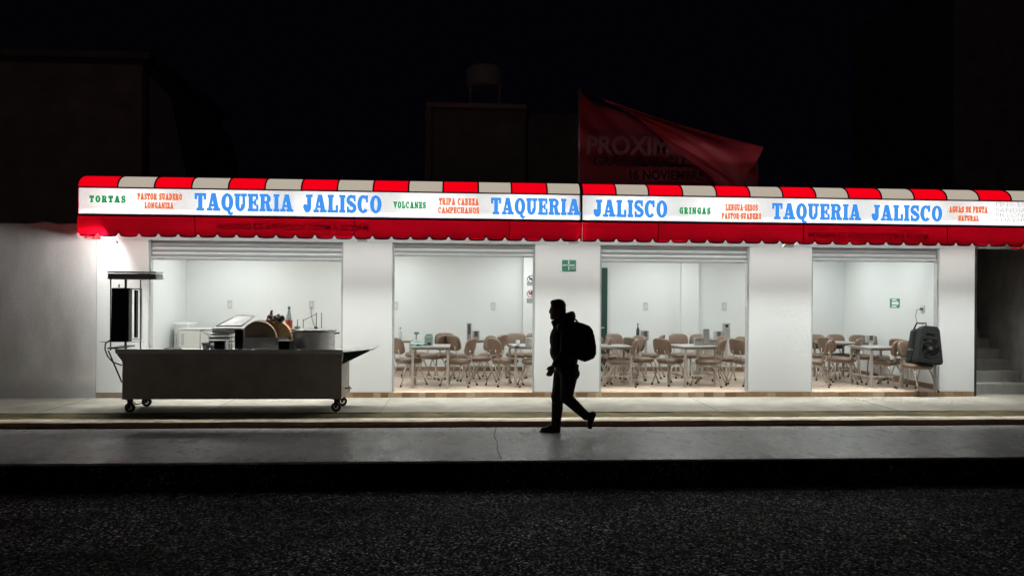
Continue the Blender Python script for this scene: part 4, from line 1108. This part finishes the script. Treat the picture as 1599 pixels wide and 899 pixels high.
hq = [P(338, 509, ya), P(377, 508.5, ya), P(397, 493.5, yb), P(371, 492.5, yb)]
hg.sheet([[hq[0], hq[1]], [hq[3], hq[2]]], False)
hg.tube([hq[0], hq[1], hq[2], hq[3], hq[0]], .008, 6)
tag(hg.build('pan_lid', M['lid_gray'], solid=.012), 'tilted steel pan lid resting over the stacked trays', 'lid')
a = on_cart(366.5, .10); b = P(379.5, 514, YCF + .10)
dk = thing('divider_plate', 'upright dark steel plate between the trays and the wooden block', 'steel plate', a)
bx(P(367, 545, YCF + .1).x, b.x, YCF + .08, YCF + .11, zt2 + .001, b.z).build('plate', M['black_metal'], dk, bevel=.004)
bx(b.x + .001, b.x + .018, YCF + .08, YCF + .11, zt2 + .001, b.z).build('edge', M['steel'], dk)
def small_pot(px0, px1, py0, dy, lab):
    a, b = P(px0, 545, YCF + dy), P(px1, py0, YCF + dy); c = (a.x + b.x) / 2; r = (b.x - a.x) / 2
    t = thing('square_canister', lab, 'canister', (c, YCF + dy, zt2))
    bx(a.x, b.x - .022, YCF + dy - r, YCF + dy + r, zt2 + .001, b.z - .012).build('body', M['black_metal'], t, bevel=.008)
    bx(b.x - .0215, b.x, YCF + dy - r, YCF + dy + r, zt2 + .001, b.z - .012).build('side', M['steel'], t)
    bx(a.x - .008, b.x + .01, YCF + dy - r - .006, YCF + dy + r + .006, b.z - .0115, b.z).build('rim', M['steel'], t)
small_pot(337, 355, 531, .12, 'dark square canister in front of the stacked trays')
small_pot(437, 456, 531, .10, 'dark square canister right of the wooden block tray')
# the wooden chopping block in its steel tray: a log lying with its end to the street
bk_ = thing('chopping_block', 'thick round wooden chopping block standing on edge in a steel tray', 'chopping block', on_cart(415, .3))
zc0 = zc(404, 528, .28); r1 = zc(404, 501, .28) - zc0
c0 = Vector((P(404, 528, YCF + .22).x, YCF + .22, zc0)); RXm = Matrix.Rotation(R_(90), 3, 'X')
def disc_y(mb, c, r, y0, y1, n=40): mb.prism([(c.x + r * math.cos(2 * math.pi * k / n), c.z + r * math.sin(2 * math.pi * k / n)) for k in range(n)], y0, y1, None, True)
k_ = MB(); disc_y(k_, c0, r1, YCF + .20, YCF + .30); k_.build('front_slice', M['wood_end'], bk_, bevel=.006)
k_ = MB(); disc_y(k_, c0, r1 + .012, YCF + .301, YCF + .325); k_.build('band', M['wood_band'], bk_)
c1 = c0 + Vector((P(424, 520, YCF + .3).x - P(404, 520, YCF + .3).x, 0, .0))
k_ = MB(); disc_y(k_, c1, r1 + .004, YCF + .326, YCF + .46); k_.build('rear_slice', M['wood_side'], bk_, bevel=.006)
tp_ = thing('steel_tray', 'rectangular steel tray holding the round wooden block', 'tray', on_cart(413, .3))
a, b = P(380.5, 545, YCF + .17), P(447, 527, YCF + .17)
tm = MB(); y0, y1, z0, z1 = YCF + .17, YCF + .50, zt2 + .001, b.z
tm.box(a.x, b.x, y0, y0 + .01, z0, z1); tm.box(a.x, b.x, y1 - .01, y1, z0, z1); tm.box(a.x, a.x + .01, y0 + .0105, y1 - .0105, z0, z1); tm.box(b.x - .01, b.x, y0 + .0105, y1 - .0105, z0, z1); tm.box(a.x + .0105, b.x - .0105, y0 + .0105, y1 - .0105, z0, z0 + .008)
tm.build('pan', M['lid_steel'], tp_)
MB().tube([(a.x - .004, y0 - .004, z1), (b.x + .004, y0 - .004, z1), (b.x + .004, y1 + .004, z1), (a.x - .004, y1 + .004, z1), (a.x - .004, y0 - .004, z1)], .005, 6).build('rim', M['steel'], tp_)
# bag of greens, bottle, small bowls on the block and behind it
gb = MB(); base = P(429, 501.5, YCF + .40)
for i in range(16):
    gb.m(M['bag_green'] if i % 3 else M['bag_pink'])
    gb.ell(base + Vector((random.uniform(-.10, .12), random.uniform(-.05, .05), random.uniform(.01, .09))), (random.uniform(.025, .055), .04, random.uniform(.02, .045)), Matrix.Rotation(random.uniform(-1, 1), 3, 'Y'), 9, 6)
gb.m(M['bag_pink']); gb.prism([(base.x - .08, base.z + .06), (base.x - .03, base.z + .06), (base.x - .035, base.z + .17), (base.x - .06, base.z + .165)], base.y - .02, base.y + .02)
tag(gb.build('bag_of_greens', None), 'crumpled bag of green leaves on top of the wooden block', 'bag')
p = on_cart(451, .58); h = zc(451, 478, .58) - zt2; r = .052
bt = thing('soda_bottle', 'plastic soda bottle with a red label behind the wooden block', 'bottle', p)
MB().lathe([(r * .9, 0), (r, .02), (r, h * .62), (r * .75, h * .78), (r * .34, h * .9), (r * .34, h * .95)], p + Vector((0, 0, .001)), 18).build('body', M['clear_plastic'], bt)
MB().lathe([(r * 1.03, h * .50), (r * 1.03, h * .68)], p, 18, cap=False).build('label', M['red_label'], bt)
MB().lathe([(r * .4, h * .94), (r * .4, h)], p, 12).build('cap', M['teal'], bt)
wr = MB(); dy = .6
for px0, px1, y0 in ((464.5, 473.5, 498.5), (494, 502, 488)):
    a, b = P(px0, y0, YCF + dy), P(px1, y0, YCF + dy); wr.tube([(a.x, a.y, zt2), a, b, (b.x, b.y, zt2)], .006, 6)
wr.tube([P(473.5, 500, YCF + dy), P(494, 490, YCF + dy)], .005, 6)
tag(wr.build('wire_rack', M['black_metal']), 'thin black wire rack standing behind the cooking pot', 'wire rack')
sb = thing('bowl_stand', 'low steel stand with two small bowls behind the cooking pot', 'bowls', on_cart(465, .52))
a, b = P(449, 513, YCF + .52), P(477, 511, YCF + .52)
bx(a.x, b.x, YCF + .45, YCF + .60, zt2 + .001, a.z).build('stand', M['plastic_white'], sb, bevel=.006)
MB().lathe([(.03, 0), (.055, .035), (.05, .035), (.025, .006)], (P(464, 512, YCF + .52).x, YCF + .52, a.z + .001), 18).build('bowl', M['steel_dull'], sb)
# big cooking pot
dy = .30; a, b = P(463, 543, YCF + dy), P(523, 519, YCF + dy); cx = (a.x + b.x) / 2; r = (b.x - a.x) / 2
pt = thing('cooking_pot', 'wide shallow steel cooking pot with lid on the cart', 'pot', (cx, YCF + dy, zt2))
z1 = zc(493, 517, dy)
MB().lathe([(r * .97, .001), (r, .012), (r, z1 - zt2 - .012), (r + .012, z1 - zt2)], (cx, YCF + dy, zt2), 36).build('body', M['steel'], pt)
MB().lathe([(r + .018, z1 - zt2 + .001), (r + .02, z1 - zt2 + .028), (r * .96, z1 - zt2 + .030), (r * .8, z1 - zt2 + .042)], (cx, YCF + dy, zt2), 36).build('lid', M['steel_dull'], pt)
for s in (-1, 1):
    MB().tube([(cx + s * r, YCF + dy - .06, z1 - .03), (cx + s * (r + .06), YCF + dy - .05, z1 - .025), (cx + s * (r + .06), YCF + dy + .05, z1 - .025), (cx + s * r, YCF + dy + .06, z1 - .03)], .010, 8).build('handle', M['black_metal'], pt)
MB().ell((cx, YCF + dy, z1 + .055), (.03, .03, .018)).build('lid_knob', M['black_metal'], pt)
for px, w_, lab in ((247, 22, 'flat steel lid lying on the left half of the cart'), (265, 30, 'dark round griddle lid lying near the broiler')):
    p = on_cart(px, .4)
    tag(MB().lathe([(.13, 0), (.14, .006), (.10, .022), (.02, .026)], p + Vector((0, -.15 if px == 247 else .1, .001)), 24).build('flat_lid', M['steel_dull'] if px == 247 else M['black_metal']), lab, 'lid')

# ------------------------------------------------------------------ the walking man
YP = G(862, 676, 0).y
def Q(px, py, dy=0): p = P(px, py, YP); return Vector((p.x, YP + dy, p.z))
man = thing('person', 'man in dark jacket and trousers walking left with a backpack', 'person', (Q(870, 676).x, YP, 0))
NR, FRr = -.10, .10          # near and far side of the body (the camera side is near)
b = MB()
# head: skull, face, jaw, nose, lips, ear, neck
b.ell(Q(871, 480), (.098, .078, .108)); b.ell(Q(866.5, 486), (.075, .066, .092)); b.ell(Q(864.5, 494.5), (.05, .052, .04))
b.ell(Q(861.2, 482.0), (.026, .055, .018)); b.ell(Q(859.0, 487.0), (.020, .017, .016)); b.limb(Q(860.2, 481.8), Q(858.2, 487.0), .011, .013)
b.ell(Q(860.6, 491.3), (.014, .026, .009)); b.ell(Q(860.9, 493.5), (.014, .024, .009)); b.ell(Q(862.3, 497.2), (.024, .030, .020))
for s in (-1, 1):
    b.ell(Q(873, 485, s * .080), (.022, .012, .034)); b.ell(Q(861.6, 483.8, s * .032), (.010, .014, .009)); b.ell(Q(864, 488.5, s * .045), (.022, .02, .02))
b.limb(Q(873, 494), Q(878, 507), .062, .068)
# trunk and legs under the clothes
b.ell(Q(880, 530), (.13, .17, .25)); b.ell(Q(882, 560), (.125, .155, .16))
b.limb(Q(882, 575, .085), Q(870, 617, .09), .075, .055); b.limb(Q(870, 617, .09), Q(869, 664, .09), .05, .035)
b.limb(Q(885, 577, -.085), Q(882, 619, -.085), .075, .055); b.limb(Q(882, 619, -.085), Q(917, 650, -.085), .05, .035)
# arms
nS, nE, nW = Q(880, 517, -.19), Q(878, 549, -.235), Q(861.5, 568.5, -.215)
fS, fE, fW = Q(882, 517, .19), Q(893, 547, .23), Q(890, 573, .22)
for s_, e_, w_ in ((nS, nE, nW), (fS, fE, fW)): b.limb(s_, e_, .052, .042); b.limb(e_, w_, .04, .028)
def hand(wr_, d, side, mb):
    d = d.normalized(); lat = Vector((0, 1, 0)); fwd = d.cross(lat).normalized()     # fwd: towards the front edge of the hand
    if fwd.x > 0: fwd = -fwd
    palm = wr_ + d * .045
    for k in (-1.5, -.5, .5, 1.5):
        mb.limb(wr_ + d * .01 + fwd * k * .008, palm + d * .035 + fwd * k * .019, .017, .0135)
    for k, L in ((1.5, .070), (.5, .080), (-.5, .074), (-1.5, .058)):
        r0 = palm + d * .04 + fwd * k * .0205
        j1 = r0 + d * L * .45 + lat * side * .004
        j2 = j1 + (d * .85 + lat * side * .45).normalized() * L * .32
        j3 = j2 + (d * .55 + lat * side * .8).normalized() * L * .28
        mb.limb(r0, j1, .0098, .0092); mb.limb(j1, j2, .0092, .0086); mb.limb(j2, j3, .0086, .0074)
    t0_ = wr_ + d * .025 + fwd * .026; t1_ = t0_ + (d * .6 + fwd * .65).normalized() * .036; t2_ = t1_ + (d * .95 + fwd * .15).normalized() * .034
    mb.limb(t0_, t1_, .0145, .0115); mb.limb(t1_, t2_, .011, .0085)
hand(nW, Q(853, 584, -.215) - Q(860.5, 568.5, -.215), 1, b); hand(fW, Q(885, 590, .22) - fW, -1, b)
b.build('body', M['skin'], man, remesh=.0055, smooth_it=2)
# hair
h = MB(); h.ell(Q(872.0, 477.5), (.105, .084, .095)); h.ell(Q(866.5, 472.5), (.065, .066, .042)); h.ell(Q(877, 485), (.062, .079, .085))
h.build('hair', M['hair'], man, remesh=.008, smooth_it=2)
# jacket
j = MB()
j.limb(Q(879, 516), Q(880, 545), .135, .145); j.ell(Q(873, 530), (.13, .16, .20)); j.ell(Q(876, 548), (.155, .175, .17)); j.ell(Q(883, 560), (.175, .18, .13))
j.ell(Q(886, 520), (.13, .185, .12)); j.limb(Q(877, 511, -.13), Q(877, 511, .13), .085, .085); j.ell(Q(888, 540), (.15, .17, .22))
j.ell(Q(881, 569), (.170, .178, .06)); j.ell(Q(885, 571), (.17, .175, .05))
j.limb(Q(871, 503.5), Q(889, 503), .065, .05)
for k in range(14):                          # hood folded down round the collar
    a = k / 13 * math.pi * 1.25 - math.pi * .62
    j.ell(Q(880, 498) + Vector((math.cos(a) * .105 + .015, math.sin(a) * .115, .012 + .02 * math.cos(a))), (.045, .05, .055 + .025 * max(0, math.cos(a))))
j.ell(Q(891, 497), (.055, .09, .06)); j.limb(Q(862.8, 502.5), Q(869, 509), .022, .05); j.ell(Q(866, 505), (.04, .07, .028))
for s_, e_, w_ in ((nS, nE, nW), (fS, fE, fW)):
    j.limb(s_, e_, .078, .064); j.limb(e_, e_.lerp(w_, .86), .060, .043)
j.build('jacket', M['black_cloth'], man, remesh=.010, smooth_it=4)
# trousers
r = MB()
r.ell(Q(885, 573), (.165, .165, .10)); r.ell(Q(889, 583), (.145, .165, .11))
def leg(a, b_, c, y, ra, rb, rc, rd):
    r.limb(Q(*a, y), Q(*b_, y), ra, rb); r.limb(Q(*b_, y), Q(*c, y), rc, rd)
leg((879, 584), (872.5, 618), (869.5, 663), .085, .118, .088, .086, .066)
r.ell(Q(871, 621, .085), (.085, .085, .09)); r.ell(Q(872, 638, .085), (.074, .074, .12))
leg((887, 585), (883, 619), (913, 647), -.085, .120, .088, .083, .062)
r.ell(Q(895, 630, -.085), (.08, .078, .07)); r.ell(Q(886, 600, -.02), (.10, .13, .12))
r.build('trousers', M['trouser_cloth'], man, remesh=.010, smooth_it=4)
# shoes
f = MB(); y = .09; zg = .052
def G0(px, z, dy): p = Q(px, 670, dy); p.z = z; return p
f.limb(G0(872, .045, y), G0(860, .040, y), .045, .042); f.limb(G0(860, .040, y), G0(848.5, .032, y), .044, .032); f.ell(G0(870.5, .085, y), (.062, .05, .06)); f.ell(G0(862, .065, y), (.06, .042, .04))
f.box(G0(843.6, 0, y).x, G0(876.2, 0, y).x, YP + y - .042, YP + y + .042, .0, .018)
sh1 = f.build('shoe', M['shoe_leather'], man, remesh=.008, smooth_it=4)
f = MB(); y = -.085
heel, ball, toe = Q(924, 645, y), Q(918.5, 661, y), Q(919.0, 667, y)
f.limb(heel, Q(920, 655, y), .046, .043); f.limb(Q(920, 655, y), toe + Vector((-.0, 0, .02)), .043, .028); f.ell(Q(919, 647.5, y), (.055, .05, .05))
f.limb(heel + Vector((.022, 0, .008)), toe + Vector((.015, 0, .01)), .02, .018)
f.build('shoe', M['shoe_leather'], man, remesh=.008, smooth_it=4)
# backpack
bp = thing('backpack', 'black backpack with top loop worn by the walking man', 'backpack', (Q(908, 560).x, YP, Q(908, 562).z))
def prof(pts, y0, y1, name, rm, it):
    m_ = MB(); m_.prism([(Q(*p).x, Q(*p).z) for p in pts], YP + y0, YP + y1)
    return m_.build(name, M['backpack_nylon'], bp, remesh=rm, smooth_it=it)
prof([(893, 504), (899, 502), (908, 504), (918, 508), (923, 514), (925.5, 525), (928, 540), (928, 551), (925.5, 557.5), (918, 561), (911, 563.5), (903, 561), (896, 556)], -.155, .155, 'main_compartment', .012, 6)
prof([(921, 520), (926, 521), (929.2, 540), (929.2, 552), (926, 557), (919, 559)], -.11, .11, 'front_pocket', .012, 5)
MB().tube([Q(893, 502), Q(895, 499), Q(899, 499), Q(902.5, 503)], .012, 8).build('top_handle', M['backpack_nylon'], bp)
for s in (-.12, .12):
    MB().tube([Q(896, 504, s), Q(887, 503.5, s * 1.15), Q(874, 509, s * 1.3), Q(866, 520, s * 1.25), Q(868, 538, s * 1.55), Q(884, 553, s * 1.65), Q(898, 556, s)], .017, 8).build('shoulder_strap', M['backpack_nylon'], bp)
for s in (-.157, .157):
    MB().tube([Q(902, 512, s), Q(917, 516, s), Q(921, 530, s)], .005, 6).build('zip', M['cable'], bp)

# ------------------------------------------------------------------ behind the shop, in the dark
Yb = 24.0
def house(name, lab, px0, px1, py0, m, Y=Yb, depth=7):
    a, b_ = P(px0, py0, Y), P(px1, py0, Y)
    t = thing(name, lab, 'house', ((a.x + b_.x) / 2, Y, 0)); bx(a.x, b_.x, Y, Y + depth, -.05, a.z).build('wall', m, t); return t, a, b_
t, a, b_ = house('dark_house', 'tall dark house at the left behind the grey wall', -220, 222, 84, M['dark_house'], 22)
bx(a.x, b_.x + .3, 21.8, 29.2, a.z + .001, a.z + .2).build('roof', M['dark_house2'], t)
MB().prism([(b_.x + .001, 0), (b_.x + 1.3, 0), (b_.x + 1.3, 4.6), (b_.x + .7, a.z - 1.0), (b_.x + .001, a.z - .2)], 22.3, 28).build('side_wing', M['dark_house2'], t)
t, a, b_ = house('dark_house', 'dark flat roofed house behind the middle of the awning', 666, 821, 168, M['dark_house2'], 20)
bx(a.x - .02, a.x + .14, 19.9, 19.998, 0, a.z).build('corner_column', M['pale_column'], t)
bx(a.x, b_.x, 19.9, 27.2, a.z + .001, a.z + .12).build('roof', M['dark_house'], t)
t2, a2, b2_ = house('metal_shed', 'dark corrugated shed next to the red banner', 821, 906, 178, M['dark_house'], 20.3)
t2['category'] = 'shed'
cg = MB()
for i in range(28):
    x = a2.x + .02 + (b2_.x - a2.x - .04) * i / 27; cg.tube([(x, 20.28, 0), (x, 20.28, a2.z)], .03, 6)
cg.build('corrugated_sheet', M['dark_house2'], t2)
p0, p1 = P(727, 165, 21), P(788, 95, 21)
tk = thing('water_tank', 'water tank on a metal stand on the roof of the dark house', 'water tank', ((p0.x + p1.x) / 2, 21.6, a.z + .12))
zt3 = P(757, 130, 21).z; cx = (p0.x + p1.x) / 2
MB().lathe([(.50, zt3), (.55, zt3 + .05), (.55, p1.z - .15), (.42, p1.z - .03), (.15, p1.z)], (cx, 21.6, 0), 24).build('barrel', M['tank'], tk)
for sx in (-1, 1):
    for sy in (-1, 1): MB().bar((cx + sx * .42, 21.6 + sy * .35, a.z + .121), (cx + sx * .42, 21.6 + sy * .35, zt3), .05).build('leg', M['dark_house'], tk)
MB().bar((cx - .42, 21.25, a.z + .45), (cx + .42, 21.25, a.z + .45), .04).build('brace', M['dark_house'], tk)
t, a3, b3 = house('dark_house', 'dark building edge at the far upper right', 1490, 1900, -60, M['dark_house2'], 26)
bx(P(1596, 200, 25.97).x, P(1606, 200, 25.97).x, 25.97, 25.998, P(1598, 250, 26).z, P(1598, 175, 26).z).build('window', M['pale_column'], t)
# banner hung behind the awning
YN = 14.2
bnr = thing('banner', 'sagging dark red opening banner behind the awning', 'banner', (PX(905, YN), YN, 3.15))
top = [(905, 141), (930, 160), (990, 186), (1080, 210), (1140, 224), (1182, 234)]
def ytop(px):
    for (a_, ya), (b__, yb) in zip(top, top[1:]):
        if px <= b__: return ya + (yb - ya) * (px - a_) / (b__ - a_)
    return top[-1][1]
grid = []
for j_ in range(25):
    row = []
    for i in range(61):
        px = 905 + 277 * i / 60; v = j_ / 24; yt = ytop(px); py = yt + (318 - yt) * v
        u = i / 60
        fold = .10 * math.sin(9 * (v - u * .9) + 1.0) * (1 - v) * min(1, u * 3) + .035 * math.sin(21 * (v + .2 - u * 1.1)) * (1 - v) + .05 * math.sin(5 * u + 2 * v)
        p = P(px, py, YN); row.append(Vector((p.x, YN - .03 + fold, p.z)))
    grid.append(row)
MB().sheet(grid).build('cloth', M['banner'], bnr, solid=.004)
YT = YN - .215
for s, pa, pb, y, h, m_, bo in (('PROXIM', 916, 1045, 240, 28, 'banner_outline', .016), ('GRAN', 927, 980, 259, 15, 'banner_print', .004), ('INAUGU', 987, 1068, 260, 15, 'banner_print', .004), ('16 NOVIEMBRE', 983, 1099, 279.5, 14, 'banner_print', .008)):
    p = P(pa, y, YT); q_ = P(pb, y, YT)
    if s[0] == '1':
        c_ = P(978, 282, YT); d_ = P(1104, 261, YT); MB().sheet([[Vector((c_.x, YT + .006, c_.z)), Vector((d_.x, YT + .006, c_.z))], [Vector((c_.x, YT + .006, d_.z)), Vector((d_.x, YT + .006, d_.z))]]).build('date_label', M['banner_label'], bnr, solid=.003)
    sans_text(s, h / 81 * 1.42, M[m_], bnr, p, w=q_.x - p.x, bold=bo, name='banner_lettering')
def lerp_path(pts, v):
    k = v * (len(pts) - 1); i = min(int(k), len(pts) - 2); f = k - i
    return (pts[i][0] + (pts[i + 1][0] - pts[i][0]) * f, pts[i][1] + (pts[i + 1][1] - pts[i][1]) * f)
Lp = [(935, 162), (973, 182), (1014, 211), (1053, 246), (1103, 281), (1120, 318)]; Rp = [(1181, 235), (1176, 247), (1166, 262), (1155, 277), (1149, 290), (1146, 318)]
grid = []
for j_ in range(31):
    v = j_ / 30; a_, b__ = lerp_path(Lp, v), lerp_path(Rp, v); row = []
    for i in range(41):
        u = i / 40; p = P(a_[0] + (b__[0] - a_[0]) * u, a_[1] + (b__[1] - a_[1]) * u + 3.0 * math.sin(u * math.pi) * (1 - v), YN)
        row.append(Vector((p.x, YN - .37 + .055 * math.sin(15 * v * (1.2 - u) + u * 3) * (1 - .55 * v) + .03 * math.sin(34 * v * (1.1 - u)) * (1 - v), p.z)))
    grid.append(row)
MB().sheet(grid).build('folded_flap', M['banner_flap'], bnr, solid=.004)
for px, z in ((905, PZ(905, 139, YN)), (1183, PZ(1183, 232, YN))):
    x = PX(px, YN, 200); MB().tube([(x, YN + .03, 3.152), (x, YN + .03, z + .02)], .022, 8).build('pole', M['dark_house'], bnr)
# cable in the sky at the right
c = MB(); a_, b__ = P(1490, 300, 13.5), P(1720, 255, 16.0)
c.tube([a_.lerp(b__, k / 8) + Vector((0, 0, -.25 * math.sin(math.pi * k / 8))) for k in range(9)], .025, 6)
tag(c.build('overhead_cable', M['pale_column']), 'dim grey cable rising behind the awning at the right', 'cable')
